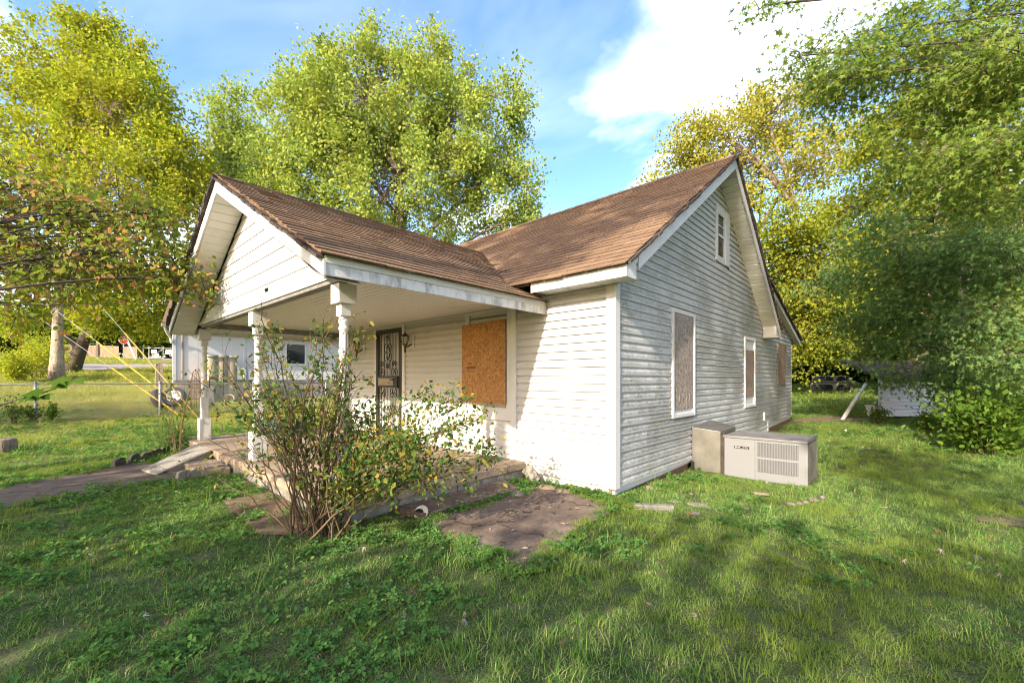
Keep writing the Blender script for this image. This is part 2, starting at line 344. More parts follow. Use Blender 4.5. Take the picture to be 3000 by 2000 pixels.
M['cane'] = simple('rose_cane', (.085, .065, .03), (.13, .085, .05), 14, .7)
M['white_plastic'] = simple('white_plastic', (.72, .70, .66), (.6, .58, .53), 8, .5)
M['sign_red'] = simple('sign_red', (.60, .035, .03), None, 3, .35)
M['sign_white'] = simple('sign_white', (.8, .8, .8), None, 3, .4)
M['sign_green'] = simple('sign_green', (.05, .32, .20), None, 3, .4)
M['topper'] = simple('topper_tan', (.42, .36, .28), (.30, .25, .19), 6, .5)
M['bluegrey'] = simple('blue_grey_plastic', (.30, .36, .42), None, 3, .5)

M['leaf_maple'] = leaf_mat('maple_leaves', [(0.193, 0.258, 0.031), (0.241, 0.318, 0.037), (0.295, 0.360, 0.040), (0.361, 0.390, 0.046), (0.421, 0.396, 0.043)], (.44, .44, .045), .42)
M['leaf_maple_mid'] = leaf_mat('maple_leaves_centre', [(0.187, 0.270, 0.064), (0.235, 0.330, 0.076), (0.283, 0.372, 0.088), (0.337, 0.408, 0.100), (0.397, 0.420, 0.094)], (.38, .43, .09), .42)
M['leaf_gold'] = leaf_mat('gold_leaves', [(0.221, 0.246, 0.039), (0.281, 0.294, 0.048), (0.347, 0.342, 0.057), (0.407, 0.372, 0.063), (0.383, 0.318, 0.057)], (.42, .40, .06), .42)
M['leaf_gold2'] = leaf_mat('yellow_green_leaves', [(0.168, 0.218, 0.026), (0.210, 0.260, 0.031), (0.258, 0.296, 0.034), (0.324, 0.326, 0.037)], (.34, .34, .04), .45)
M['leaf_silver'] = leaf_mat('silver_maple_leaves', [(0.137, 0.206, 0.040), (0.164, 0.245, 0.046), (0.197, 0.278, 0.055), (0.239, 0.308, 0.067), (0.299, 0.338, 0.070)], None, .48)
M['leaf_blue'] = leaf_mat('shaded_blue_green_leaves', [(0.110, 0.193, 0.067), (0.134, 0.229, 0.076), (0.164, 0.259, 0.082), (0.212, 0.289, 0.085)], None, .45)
M['leaf_dog'] = leaf_mat('dogwood_leaves', [(.17, .26, .05), (.24, .31, .06), (.33, .31, .08), (.46, .29, .13), (.52, .22, .12)], (.24, .33, .055), .55, pscale=1.4)
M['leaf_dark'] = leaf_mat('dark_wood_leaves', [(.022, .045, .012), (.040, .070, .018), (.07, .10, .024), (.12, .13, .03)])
M['leaf_rose'] = leaf_mat('rose_leaves', [(.045, .10, .032), (.075, .15, .04), (.12, .20, .045), (.22, .24, .05), (.36, .22, .05)], None, .35, .35)
M['leaf_weed'] = leaf_mat('weed_leaves', [(.055, .12, .018), (.09, .17, .024), (.15, .22, .03)], None, .35)
M['leaf_grape'] = leaf_mat('large_vine_leaf', [(.035, .085, .014), (.055, .12, .018), (.09, .15, .022)], None, .4)
M['petal'] = simple('red_petals', (.50, .012, .03), (.36, .008, .02), 30, .5)
M['hip'] = simple('rose_hip', (.16, .05, .02), None, 30, .6)
M['grass'] = leaf_mat('lawn_grass_blades', [(.08, .18, .045), (.13, .26, .06), (.20, .33, .07), (.30, .38, .10), (.52, .47, .24)], (.25, .33, .055), .35, .45, .6, sun_tint=(.46, .42, .11))  # last colour is painted sunlight for blades in the left yard
M['clover'] = leaf_mat('clover_leaves', [(.06, .165, .045), (.095, .22, .055), (.14, .275, .065), (.23, .34, .075)], (.12, .25, .055), .3, .4, .8)
M['litter'] = leaf_mat('fallen_leaf', [(.30, .25, .20), (.22, .13, .08), (.40, .36, .31), (.30, .20, .06), (.16, .08, .05)], None, .15)
def ground_mat():
    m, nt, b, pos = newmat('lawn_soil')
    n1 = noise(nt, pos, .45, 4, .6); n2 = noise(nt, pos, 5, 5, .7); n3 = noise(nt, pos, 90, 4, .8)
    c = ramp(nt, n2, [(.34, (.07, .11, .03)), (.5, (.11, .155, .04)), (.62, (.17, .17, .065)), (.74, (.16, .12, .075))])
    c = mix(nt, ramp(nt, n1, [(.35, 0), (.7, .4)]), c, (.15, .17, .04)); c = mix(nt, sunlit_yard_mask(nt, pos), c, (.36, .33, .09)); c = mix(nt, ramp(nt, n3, [(.40, .85), (.55, 0)]), c, (.018, .026, .008))  # yellow mix is the left yard's sunlit tone, painted into the soil
    L(nt, c, b.inputs['Base Color']); b.inputs['Roughness'].default_value = .95; bumpit(nt, b, n3, .8, .02); return m
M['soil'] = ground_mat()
M['dirt'] = simple('bare_dirt', (.12, .075, .045), (.20, .14, .09), 9, .95, 6, bump=.6)
M['road'] = simple('pale_asphalt', (.34, .29, .25), (.26, .22, .19), 3, .9, 6)

# ------------------------------------------------------------------ terrain
def build_ground():
    xs = np.concatenate([np.linspace(-150, -30, 40), np.linspace(-28, -9, 40), np.linspace(-8.7, 8, 110), np.linspace(9, 40, 32), np.linspace(50, 150, 12)])
    ys = np.concatenate([np.linspace(-150, -20, 24), np.linspace(-17, -6, 22), np.linspace(-5.8, 12, 116), np.linspace(12.5, 40, 50), np.linspace(45, 150, 24)])
    X, Y = np.meshgrid(xs, ys); Z = ground(X, Y) + bump(X, Y)
    nx, ny = len(xs), len(ys); i = np.arange(nx - 1)[None] + nx * np.arange(ny - 1)[:, None]
    F = np.stack([i, i + 1, i + nx + 1, i + nx], -1).reshape(-1, 4)
    me = bpy.data.meshes.new('ground'); me.from_pydata(np.stack([X, Y, Z], -1).reshape(-1, 3).tolist(), [], F.tolist()); me.update()
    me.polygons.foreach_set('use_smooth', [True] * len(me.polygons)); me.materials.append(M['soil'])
    o = bpy.data.objects.new('ground', me); col.objects.link(o); tag(o, kind='structure')
build_ground()
def sheet(name, poly, mat, lift, kind='structure', n=14, thick=None):
    """irregular ground sheet: polygon (list of xy) filled as a fan-subdivided patch following the terrain"""
    bm = bmesh.new(); vs = [bm.verts.new((p[0], p[1], 0)) for p in poly]; f = bm.faces.new(vs)
    bmesh.ops.triangulate(bm, faces=[f]); bmesh.ops.subdivide_edges(bm, edges=bm.edges[:], cuts=n, use_grid_fill=True)
    for v in bm.verts: v.co.z = float(ground(v.co.x, v.co.y) + bump(v.co.x, v.co.y)) + lift
    me = bpy.data.meshes.new(name); bm.to_mesh(me); bm.free(); me.materials.append(mat)
    o = bpy.data.objects.new(name, me); col.objects.link(o); return tag(o, kind=kind)
def wob(poly, amp, per=3, seed=1):
    g = random.Random(seed); out = []
    for i, p in enumerate(poly):
        q = poly[(i + 1) % len(poly)]
        for k in range(per):
            t = k / per; out.append((p[0] + (q[0] - p[0]) * t + g.uniform(-amp, amp), p[1] + (q[1] - p[1]) * t + g.uniform(-amp, amp)))
    return out

# ------------------------------------------------------------------ house
RY, RZ, XR, XL = 3.65, 5.35, 0.33, -8.1            # main ridge, rakes
EY, EZ = -0.36, 2.665                              # front eave edge
SF = (RZ - EZ) / (RY - EY)
BY, BZ = 7.28, 2.62; SB = (RZ - BZ) / (BY - RY)    # rear eave of the main roof
SHY, SHZ, SHS = 6.9, 3.76, 0.285                   # lean-to roof at the back
PX, PZ, PR, PL, PE = -4.36, 4.19, -1.0, -7.72, 2.45  # porch ridge, eaves, eave height
SP = (PZ - PE) / (PR - PX); PF = -3.02
house = thing('house', (0, 0, 0), 'abandoned white vinyl sided house with brown shingle roof and boarded windows', 'house')
fw = MB().box(-6.6, -.03, .012, .10, .02, 2.62).build('front_wall', M['trim'], house)
gw = MB().prism([(-.012, .04, .02), (-.012, 10.4, .25), (-.012, 10.4, 2.55), (-.012, 5.4, 4.0), (-.012, RY, RZ - .2), (-.012, .04, 2.75)], (-.09, 0, 0)).build('gable_wall', M['trim'], house)
MB().box(-8.0, -.2, 10.3, 10.4, 0, 2.5).box(-6.62, -6.54, .1, 10.3, 0, 2.6).build('rear_wall', M['siding'], house)
MB().box(-.075, -.035, -.0, 2.42, -.35, .13).box(-.075, -.035, 3.7, 7.5, -.35, .2).box(-.075, -.035, 7.5, 10.42, -.35, .36).build('foundation', M['found_brown'], house)
CH = .103
PROFILE = [(0, -.004), (0, .022), (.030, .023), (.052, .020), (.066, .011), (.080, .003), (CH + .004, .0)]
def board(wall, mat, axis, a0, a1, b0, b1, z, j=0.0):
    """one siding board: a = ends of the lower edge, b = ends of the upper edge"""
    vs = []; n = len(PROFILE); h = PROFILE[-1][0]
    for e in (0, 1):
        for dz, o in PROFILE:
            t = dz / h; s = (a0 + (b0 - a0) * t) if e == 0 else (a1 + (b1 - a1) * t)
            o2 = o + j; vs.append((s, -o2, z + dz) if axis == 'x' else (o2, s, z + dz))
    fs = [(i, n + i, n + i + 1, i + 1) for i in range(n - 1)]
    if axis == 'y': fs = fs
    return MB().add(vs, fs).build('siding_board', mat, wall)
def cut(segs, lo, hi):
    out = []
    for a, b in segs:
        if hi <= a or lo >= b: out.append((a, b)); continue
        if lo > a: out.append((a, lo))
        if hi < b: out.append((hi, b))
    return out
# front wall, right of the corner board and behind the porch
for k in range(24):
    z = .117 + k * CH; segs = [(-1.545, -.088)] if z < 2.52 else [(-1.545, -.088)]
    for a, b in segs: board(fw, M['siding'], 'x', a, b, a, b, z)
    if z > .22:
        segs = [(-6.58, -1.66)]
        segs = cut(segs, -5.47, -4.35)
        if .78 < z + CH * .5 < 2.6: segs = cut(segs, -2.645, -1.60)
        for a, b in segs: board(fw, M['siding'], 'x', a, b, a, b, z)
# gable wall
def yb(z):
    lo = max(.075, EY + (z - EZ + .13) / SF)
    if z > 4.02: hi = RY + (RZ - .13 - z) / SB
    else: hi = min(10.38, SHY + (SHZ - .10 - z) / SHS)
    return lo, hi
OPEN = [(1.63, 2.53, .83, 2.45), (5.40, 6.25, .80, 2.31), (3.57, 4.34, 3.55, 4.57), (2.43, 3.72, -1, .66)]
k = 0
while True:
    z = .117 + k * CH; k += 1
    a0, a1 = yb(z); b0, b1 = yb(z + CH)
    if a1 - a0 < .15: break
    if z < .31: a1 = b1 = 7.46
    segs = [(a0, a1)]
    for (ya, ye, za, ze) in OPEN:
        if za < z + CH * .5 < ze: segs = cut(segs, ya, ye)
    g = random.Random(k)
    for s0, s1 in segs:
        cuts = [s0]; y = s0 + g.uniform(1.5, 3.6)
        while y < s1 - .6: cuts.append(y); y += 3.6
        cuts.append(s1)
        for i in range(len(cuts) - 1):
            c0, c1 = cuts[i], cuts[i + 1]
            t0 = b0 if abs(c0 - a0) < 1e-6 else c0; t1 = b1 if abs(c1 - a1) < 1e-6 else c1
            if t1 - t0 < .03: t1 = t0 + .03
            board(gw, M['siding_mossy'], 'y', c0, c1 + (.01 if i < len(cuts) - 2 else 0), t0, t1, z, g.uniform(-.002, .002))
# corner boards and trim
def part(name, mb, mat='trim', parent=house, bevel=.004, smooth=False): return mb.build(name, M[mat], parent, smooth, bevel)
part('corner_board', MB().prism([(-.09, -.034, .10), (.036, -.034, .10), (.036, .08, .10), (-.0, .08, .10), (-.0, .0, .10), (-.09, .0, .10)], (0, 0, 2.44)))
part('corner_board', MB().box(-.02, .02, 10.36, 10.42, .30, 2.47))
part('corner_board', MB().box(-1.645, -1.545, -.045, .01, .255, 2.50))
part('corner_board', MB().box(-6.66, -6.58, -.03, .02, .25, 2.52), 'wood_bare')
part('skirt_step_trim', MB().box(0, .03, 7.45, 7.5, .13, .38))
part('vent_pipe', MB().box(.012, .05, 7.02, 7.09, .42, .62))
# --- roof solids
def slab(poly, dz): return MB().prism(poly, (0, 0, dz))
part('roof_deck', slab([(XL, EY + .03, EZ - .07 + .03 * SF), (XR - .01, EY + .03, EZ - .07 + .03 * SF), (XR - .01, RY, RZ - .07), (XL, RY, RZ - .07)], .055), 'deck_edge', bevel=0)
part('roof_deck', slab([(XL, RY, RZ - .07), (XR - .01, RY, RZ - .07), (XR - .01, BY, BZ - .07), (XL, BY, BZ - .07)], .07), 'shingle', bevel=0)
part('lean_to_roof', slab([(XL, 5.2, SHZ + (SHY - 5.2) * SHS - .05), (.17, 5.2, SHZ + (SHY - 5.2) * SHS - .05), (.17, 10.95, SHZ - (10.95 - SHY) * SHS - .05), (XL, 10.95, SHZ - (10.95 - SHY) * SHS - .05)], .06), 'shingle', bevel=0)
part('porch_roof_deck', slab([(PR - .06, PF + .03, PE - .03), (PR - .06, .2, PE - .03), (PX, 1.95, PZ - .06), (PX, PF + .03, PZ - .06)], .05), 'shingle', bevel=0)
part('porch_roof_deck', slab([(PX, PF + .03, PZ - .06), (PX, 1.95, PZ - .06), (PL, .2, PE - .06), (PL, PF + .03, PE - .06)], .075), 'shingle', bevel=0)
# --- shingles
g = random.Random(3)
def tabmesh(n):
    mb = MB()
    for i in range(n):
        w = .305; x0 = i * w + .004; x1 = (i + 1) * w - .004; d = g.uniform(-.008, .008); l = g.uniform(.004, .010)
        mb.add([(x0, d, .002), (x1, d + g.uniform(-.004, .004), .002), (x1, .19, -.006), (x0, .19, -.006),
                (x0, d, .010 + l), (x1, d, .010 + l), (x1, .19, .0), (x0, .19, .0)], [(4, 5, 6, 7), (0, 1, 5, 4), (1, 2, 6, 5), (3, 0, 4, 7)])
    me = bpy.data.meshes.new('shingle'); me.from_pydata(mb.v, [], mb.f); me.update(); me.materials.append(M['shingle']); return me
TAB = {n: [tabmesh(n) for _ in range(6)] for n in (1, 2, 3)}
strips = []
def row(start, L_, origin, rotm, zrow):
    x = -g.uniform(0, .03); n = g.choice((1, 2, 3)); end = L_ + g.uniform(0, .03)
    while x < end - .02:
        w = n * .305; sc = 1.0
        if x + w > end: sc = max(.1, (end - x) / w)
        strips.append((g.choice(TAB[n]), x, sc, origin, rotm)); x += w * sc; n = 3
EXP = .142
a = math.atan(SF); Rm = Matrix(((1, 0, 0), (0, math.cos(a), -math.sin(a)), (0, math.sin(a), math.cos(a))))
nrow = int(4.83 / EXP)
for i in range(nrow + 1):
    s = i * EXP - .03; y = EY + s * math.cos(a); z = EZ + s * math.sin(a)
    sag = -.02 * math.sin(math.pi * i / nrow)
    x0 = XL
    row(0, XR - x0, (x0, y, z - .012 + sag * 0), Rm, z)
a2 = math.atan(SP); R2 = Matrix(((0, -math.cos(a2), math.sin(a2)), (1, 0, 0), (0, math.sin(a2), math.cos(a2))))
nrow2 = int(math.hypot(PR - PX, PZ - PE) / EXP)
for i in range(nrow2 + 1):
    s = i * EXP - .03; x = PR + .03 - s * math.cos(a2); z = PE + s * math.sin(a2)
    yend = min(EY + (z - EZ) / SF, 2.0) + .12
    if z < EZ: yend = -.04
    row(0, yend - PF, (x, PF - .02, z - .006), R2, z)
items = []
for me, x, sc, o, rm in strips:
    p = Vector(o) + rm @ Vector((x, 0, 0)); c = p + rm @ Vector((.4 * sc, 0, 0))
    if rm is Rm:
        zp = PZ - SP * abs(c.x - PX)
        if c.x < PR - .1 and c.z < zp - .14: continue       # buried under the porch roof
    items.append(((c - Vector(CAM)).length, me, p, sc, rm))
items.sort(key=lambda t: t[0])
far = MB()
for i, (d, me, p, sc, rm) in enumerate(items):
    tw = Matrix.Rotation(g.uniform(-.004, .004), 3, 'Z'); mat = (rm @ tw)
    if i < 300:
        o = place('shingle', me, p, house, (sc, 1, 1), mat.to_euler())
    else:
        vs = [tuple(p + mat @ Vector((v.co.x * sc, v.co.y, v.co.z))) for v in me.vertices]; far.add(vs, [tuple(f.vertices) for f in me.polygons])
tag(far.build('far_shingles', M['shingle'], house), kind='stuff')
capm = bpy.data.meshes.new('ridge_cap'); cmb_ = MB().add([(0, -.14, -.085), (.3, -.14, -.085), (.3, 0, .012), (0, 0, .022), (0, .14, -.09), (.3, .14, -.09)], [(0, 1, 2, 3), (3, 2, 5, 4)]); capm.from_pydata(cmb_.v, [], cmb_.f); capm.materials.append(M['shingle'])
for i in range(30): place('ridge_cap', capm, (XR - .3 - i * .28, RY, RZ + g.uniform(0, .008)), house)
for i in range(17): place('ridge_cap', capm, (PX, PF + .3 + i * .28, PZ + g.uniform(0, .006)), house, (1, 1, .75), (0, 0, -math.pi / 2))
# ragged dark shingle edge along the rakes
def ragged(name, p0, p1, out, n, h):
    mb = MB(); p0 = np.array(p0); p1 = np.array(p1); out = np.array(out)
    for i in range(n):
        c = p0 + (p1 - p0) * (i + .5) / n + out * g.uniform(.0, .025) + np.array([0, 0, g.uniform(-.012, .008)])
        d = (p1 - p0) / n * .5 * g.uniform(.8, 1.05); mb.obox(c, d, out * .03, (0, 0, h * g.uniform(.7, 1.1)))
    return part(name, mb, 'deck_edge', bevel=0)
ragged('shingle_edge', (XR, EY + .05, EZ - .005), (XR, RY, RZ - .04), (1, 0, 0), 34, .018)
ragged('shingle_edge', (XR, RY, RZ - .03), (XR, BY, BZ - .02), (1, 0, 0), 34, .03)
ragged('shingle_edge', (PX, PF, PZ - .02), (PL, PF, PE - .01), (0, -1, 0), 30, .03)
ragged('shingle_edge', (PX, PF, PZ - .045), (PR, PF, PE - .045), (0, -1, 0), 30, .014)
ragged('shingle_edge', (.17, 6.8, SHZ - .0), (.17, 10.95, SHZ - (10.95 - SHY) * SHS), (1, 0, 0), 26, .03)
# --- fascias and rakes
part('fascia_board', MB().box(-1.02, XR, EY + .028, EY + .05, 2.515, 2.645))
part('eave_return', MB().prism([(XR - .022, EY + .055, 2.517), (XR - .022, -.085, 2.517), (XR - .022, -.085, 2.70), (XR - .022, -.05, 2.72), (XR - .022, -.05, EZ + .30 * SF - .055), (XR - .022, EY + .055, EZ + .04 * SF - .06)], (.018, 0, 0)))
part('rake_board', MB().prism([(XR - .02, -.04, EZ + .32 * SF - .24), (XR - .02, RY, RZ - .245), (XR - .02, RY, RZ - .075), (XR - .02, -.04, EZ + .32 * SF - .075)], (.024, 0, 0)))
part('rake_board', MB().prism([(XR - .02, RY + .001, RZ - .245), (XR - .02, BY - .02, BZ - .215), (XR - .02, BY - .02, BZ - .06), (XR - .02, RY + .001, RZ - .075)], (.024, 0, 0)))
part('eave_return', MB().box(.02, XR, BY - .32, BY - .02, BZ - .235, BZ - .205))
part('eave_return', MB().prism([(.03, BY - .31, BZ - .204), (.03, BY - .04, BZ - .204), (.03, BY - .04, BZ - .08), (.03, BY - .31, BZ + .27 * SB - .09)], (XR - .06, 0, 0)))
part('fascia_board', MB().box(XL, XR - .03, BY - .03, BY - .01, BZ - .2, BZ - .07))
part('lean_to_rake', MB().prism([(.13, 6.2, SHZ + .7 * SHS - .17), (.13, 10.93, SHZ - (10.93 - SHY) * SHS - .17), (.13, 10.93, SHZ - (10.93 - SHY) * SHS - .05), (.13, 6.2, SHZ + .7 * SHS - .05)], (.03, 0, 0)))
part('lean_to_fascia', MB().box(XL, .13, 10.93, 10.95, SHZ - (10.95 - SHY) * SHS - .17, SHZ - (10.95 - SHY) * SHS - .055))
part('lean_to_soffit', MB().prism([(.02, 6.2, SHZ + .7 * SHS - .165), (.13, 6.2, SHZ + .7 * SHS - .165), (.13, 10.92, SHZ - (10.92 - SHY) * SHS - .165), (.02, 10.92, SHZ - (10.92 - SHY) * SHS - .165)], (0, 0, .015)), 'soffit')
def soffit_row(p0, p1, wv, n, mat='soffit', gap=.12):
    p0 = np.array(p0, float); p1 = np.array(p1, float); wv = np.array(wv, float); d = (p1 - p0) / n
    nn = np.cross(d, wv); nn /= np.linalg.norm(nn)
    if nn[2] > 0: nn = -nn
    for i in range(n):
        c = p0 + d * (i + .5); k = g.uniform(-.002, .002)
        a_, b_ = c - d * .5, c + d * .5; e = d * .06
        q = [a_, a_ + e, b_ - e, b_]; hh = [0.008, -.004, -.004, .008]
        vs = []
        for pt, h in zip(q, hh): vs += [pt - nn * (h + k) * 1, pt + wv - nn * (h + k)]
        MB().add(vs, [(0, 1, 3, 2), (2, 3, 5, 4), (4, 5, 7, 6)]).build('soffit_panel', M[mat], house)
sl = lambda y: RZ - (y - RY) * SB - .20
soffit_row((.016, RY + .05, sl(RY + .05)), (.016, BY - .3, sl(BY - .3)), (XR - .036, 0, 0), 30)
soffit_row((.016, -.02, EZ + .34 * SF - .20), (.016, RY - .05, RZ - .05 * SF - .20), (XR - .036, 0, 0), 30)
soffit_row((-1.0, EY + .05, 2.535), (XR - .02, EY + .05, 2.535), (0, .33, 0), 6)
# --- porch roof trim
part('porch_fascia', MB().box(PR - .045, PR - .02, PF + .03, -.03, 2.275, 2.44), 'fascia_stained')
part('porch_fascia_cap', MB().box(PR - .02, PR - .006, PF + .03, -.05, 2.375, 2.443), 'trim')
part('porch_fascia_end', MB().box(PR - .05, PR - .014, -.030, .0, 2.27, 2.44))
part('porch_fascia', MB().box(PL + .02, PL + .045, PF + .03, -.03, 2.275, 2.425))
rk = lambda x: PZ - abs(x - PX) * SP
part('porch_rake_board', MB().prism([(PX - .001, PF + .005, PZ - .245), (PR - .005, PF + .005, PE - .185), (PR - .005, PF + .005, PE - .045), (PX - .001, PF + .005, PZ - .065)], (0, .026, 0)))
part('porch_rake_board', MB().prism([(PX, PF + .008, PZ - .245), (PL + .005, PF + .008, PE - .185), (PL + .005, PF + .008, PE - .045), (PX, PF + .008, PZ - .065)], (0, .026, 0)))
YG = -2.63
soffit_row((PX - .03, PF + .035, PZ - .245), (PL + .05, PF + .035, PE - .20), (0, YG - PF - .04, 0), 22)
soffit_row((PX + .03, PF + .035, PZ - .245), (PR - .05, PF + .035, PE - .20), (0, YG - PF - .04, 0), 22)
# porch gable boards
gable = MB().prism([(PR - .55, YG + .03, 2.47), (PX, YG + .03, PZ - .22), (PL + .55, YG + .03, 2.47)], (0, .05, 0)).build('porch_gable', M['trim'], house)
gh = .186
for i in range(8):
    z0 = 2.47 + i * gh; z1 = z0 + gh - .007
    def lim(z): return (min(PR - .42, PX + (PZ - .235 - z) / SP), max(PL + .42, PX - (PZ - .235 - z) / SP))
    (r0, l0), (r1, l1) = lim(z0), lim(z1)
    if r0 - l0 < .15: break
    if r1 < l1: r1 = l1 = PX
    MB().add([(l0, YG + .012, z0), (r0, YG + .012, z0), (r1, YG + .024, z1), (l1, YG + .024, z1), (l0, YG + .03, z0 - .004), (r0, YG + .03, z0 - .004)], [(0, 1, 2, 3), (4, 5, 1, 0)]).build('gable_board', M['trim'], gable)
part('porch_header', MB().box(PL + .42, PR - .42, YG + .002, YG + .10, 2.42, 2.468), 'trim')
part('porch_beam', MB().box(PL + .50, PR - .50, YG + .02, YG + .13, 2.375, 2.42), 'beam_grey')
part('porch_side_beam', MB().box(PL + .60, PL + .70, YG + .14, -.03, 2.36, 2.46), 'beam_grey')
for i in range(25):
    y = YG + .14 + i * .1
    if y > -.05: break
    MB().add([(PL + .70, y, 2.465), (PR - .06, y, 2.465), (PR - .06, y + .006, 2.458), (PL + .70, y + .006, 2.458), (PR - .06, y + .094, 2.458), (PL + .70, y + .094, 2.458), (PR - .06, y + .1, 2.465), (PL + .70, y + .1, 2.465)],
             [(0, 3, 2, 1), (3, 5, 4, 2), (5, 7, 6, 4)]).build('ceiling_board', M['ceiling'], house)
soffit_row((PL + .05, YG + .14, 2.33), (PL + .05, -.03, 2.33), (.58, 0, .10), 12)
MB().box(PR - .046, PR - .06, YG, -.03, 2.29, 2.46).build('porch_beam', M['soffit'], house)
part('ceiling_molding', MB().box(-6.55, -1.66, -.045, -.02, 2.43, 2.455), 'ceiling')
part('ceiling_hook', MB().tube([(-5.9 + .05 * math.cos(t), -2.1, 2.40 + .05 * math.sin(t)) for t in np.linspace(0, 2 * math.pi, 13)], .007, 5, False), 'beam_grey', bevel=0)
# posts
def porch_post(x, y, z0, ztop):
    p = thing('porch_post', (x, y, z0), '', 'post', 'turned posts holding up the porch roof'); h = ztop - z0
    p['category'] = 'post'
    MB().box(x - .095, x + .095, y - .095, y + .095, ztop - .2, ztop).build('cap_block', M['trim'], p, bevel=.006)
    MB().box(x - .057, x + .057, y - .057, y + .057, ztop - .325, ztop - .2).build('upper_block', M['trim'], p, bevel=.008)
    t0 = z0 + .82; H = ztop - .325 - t0
    prof = [(.050, 0), (.054, .02), (.046, .04), (.040, .05), (.052, .075), (.052, .10), (.038, .115), (.046, .14), (.050, .2), (.049, .3), (.054, .31), (.054, .33), (.049, .34), (.046, .62), (.052, .63), (.052, .65), (.046, .66), (.044, .80), (.040, .85), (.050, .865), (.053, .88), (.044, .90), (.038, .915), (.052, .94), (.052, .965), (.042, .98), (.052, 1.0)]
    MB().lathe([(r, q * H) for r, q in prof], (x, y, t0), 18).build('turned_shaft', M['trim'], p, smooth=True)
    MB().box(x - .060, x + .060, y - .060, y + .060, z0 + .41, t0).build('lower_block', M['trim'], p, bevel=.008)
    MB().box(x - .095, x + .095, y - .095, y + .095, z0, z0 + .415).build('base_block', M['trim'], p, bevel=.006)
    return p
porch_post(-1.70, -2.50, .235, 2.37)['label'] = 'turned white porch post at the corner, its foot behind the rose bush'
porch_post(-4.36, -2.50, .235, 2.37)['label'] = 'middle turned white porch post beside the concrete step'
porch_post(-7.50, -2.50, .235, 2.37)['label'] = 'turned white porch post farthest left, dark shaft, grass clump at its foot'

# --- windows of the gable wall
def wframe(name, ya, ye, za, ze, w=.055, proud=.042, parent=house):
    return part(name, MB().box(0, proud, ya, ya + w, za, ze).box(0, proud, ye - w, ye, za, ze).box(0, proud - .004, ya + w, ye - w, ze - w, ze).box(0, proud - .004, ya + w, ye - w, za, za + w), parent=parent)
w1 = wframe('window', 1.63, 2.53, .83, 2.45); w1['label'] = 'gable wall window nearest the corner, covered by mottled grey strand board'
MB().box(-.01, .012, 1.685, 2.475, .885, 1.0).build('sill_panel', M['trim'], w1)
bd = MB(); n = 24
bot = [.945 + .010 * math.sin(i * 1.7) for i in range(n + 1)]
bd.prism([(.014, 1.688 + .784 * i / n, bot[i]) for i in range(n + 1)] + [(.014, 2.472, 2.392), (.014, 1.688, 2.392)], (.012, 0, 0)); bd.build('window_board', M['osb_grey'], w1)
fl = MB(); gg = random.Random(5); m_ = 40      # torn, delaminating face layer
low = [1.13 + .06 * math.sin(i * .9) + gg.uniform(-.05, .05) + (.16 if i < 8 else 0) for i in range(m_ + 1)]
fl.prism([(.0265, 1.69 + .78 * i / m_, low[i]) for i in range(m_ + 1)] + [(.0265, 2.47, 2.39), (.0265, 1.69, 2.39)], (.004, 0, 0)); fl.build('torn_board_face', M['osb_grey'], w1)
w2 = wframe('window', 5.40, 6.25, .80, 2.31); w2['label'] = 'middle gable wall window with tan board and a gap above it'
MB().box(-.012, .006, 5.455, 6.195, .855, 2.255).build('sash', M['trim'], w2)
MB().box(.008, .02, 5.47, 6.18, 1.02, 2.04).build('window_board', M['osb_tan'], w2)
w3 = MB().prism([(.02, 8.44, 1.27), (.02, 9.43, 1.235), (.02, 9.60, 2.34), (.02, 8.55, 2.36)], (.014, 0, 0)).build('window_board', M['osb_tan'], house); w3['label'] = 'crooked brown board nailed over the rearmost gable window'
aw = part('attic_window', MB().box(0, .04, 3.57, 3.665, 3.55, 4.57).box(0, .04, 4.10, 4.34, 3.55, 4.57).box(0, .026, 3.665, 4.10, 4.42, 4.57).box(0, .026, 3.665, 4.10, 3.55, 3.66))
MB().box(-.006, .004, 3.66, 4.1, 3.66, 4.42).build('pane', M['glass_dark'], aw)
MB().box(.005, .018, 3.70, 4.06, 4.03, 4.075).box(.005, .02, 3.665, 3.70, 3.66, 4.42).box(.005, .02, 4.06, 4.10, 3.66, 4.42).box(.005, .014, 3.70, 4.06, 4.22, 4.24).build('sash', M['trim'], aw)
MB().box(.0, .028, 3.655, 4.12, 3.60, 3.66).build('sill', M['trim'], aw, bevel=.004)
# --- front window with the fresh board
fwin = part('front_window', MB().box(-2.65, -2.545, -.036, 0, .80, 2.56).box(-1.725, -1.645, -.036, 0, .80, 2.50).box(-2.545, -1.725, -.034, 0, 2.40, 2.56).box(-2.545, -1.725, -.032, 0, .80, .965))
MB().box(-2.545, -1.725, -.010, .012, .965, 2.40).build('sash', M['trim'], fwin)
MB().box(-2.50, -1.77, -.022, -.011, .985, 1.06).build('sash_rail', M['wood_bare'], fwin)
MB().box(-2.545, -1.725, -.022, -.010, 2.33, 2.36).build('sash_head', M['wood_grey'], fwin)
osb = MB().prism([(-2.71, -.045, 1.055), (-1.745, -.045, 1.045), (-1.745, -.045, 2.285), (-2.71, -.045, 2.265)], (0, .013, 0)).build('window_board', M['osb'], fwin); osb['label'] = 'bright orange brown strand board over the porch window'
fx, fy = (-1, 0, 0), (0, 0, -1)
text_mesh('stamp_text', 'APA', .042, frameM((-2.515, -.0465, 1.655), fx, fy), M['ink'], fwin, .0004)
st = MB(); gg = random.Random(9)
for i in range(15): x = -2.60 + i * .0145; st.box(x, x + gg.uniform(.006, .012), -.0462, -.0455, 1.575 + gg.uniform(0, .008), 1.598 + gg.uniform(-.006, .006))
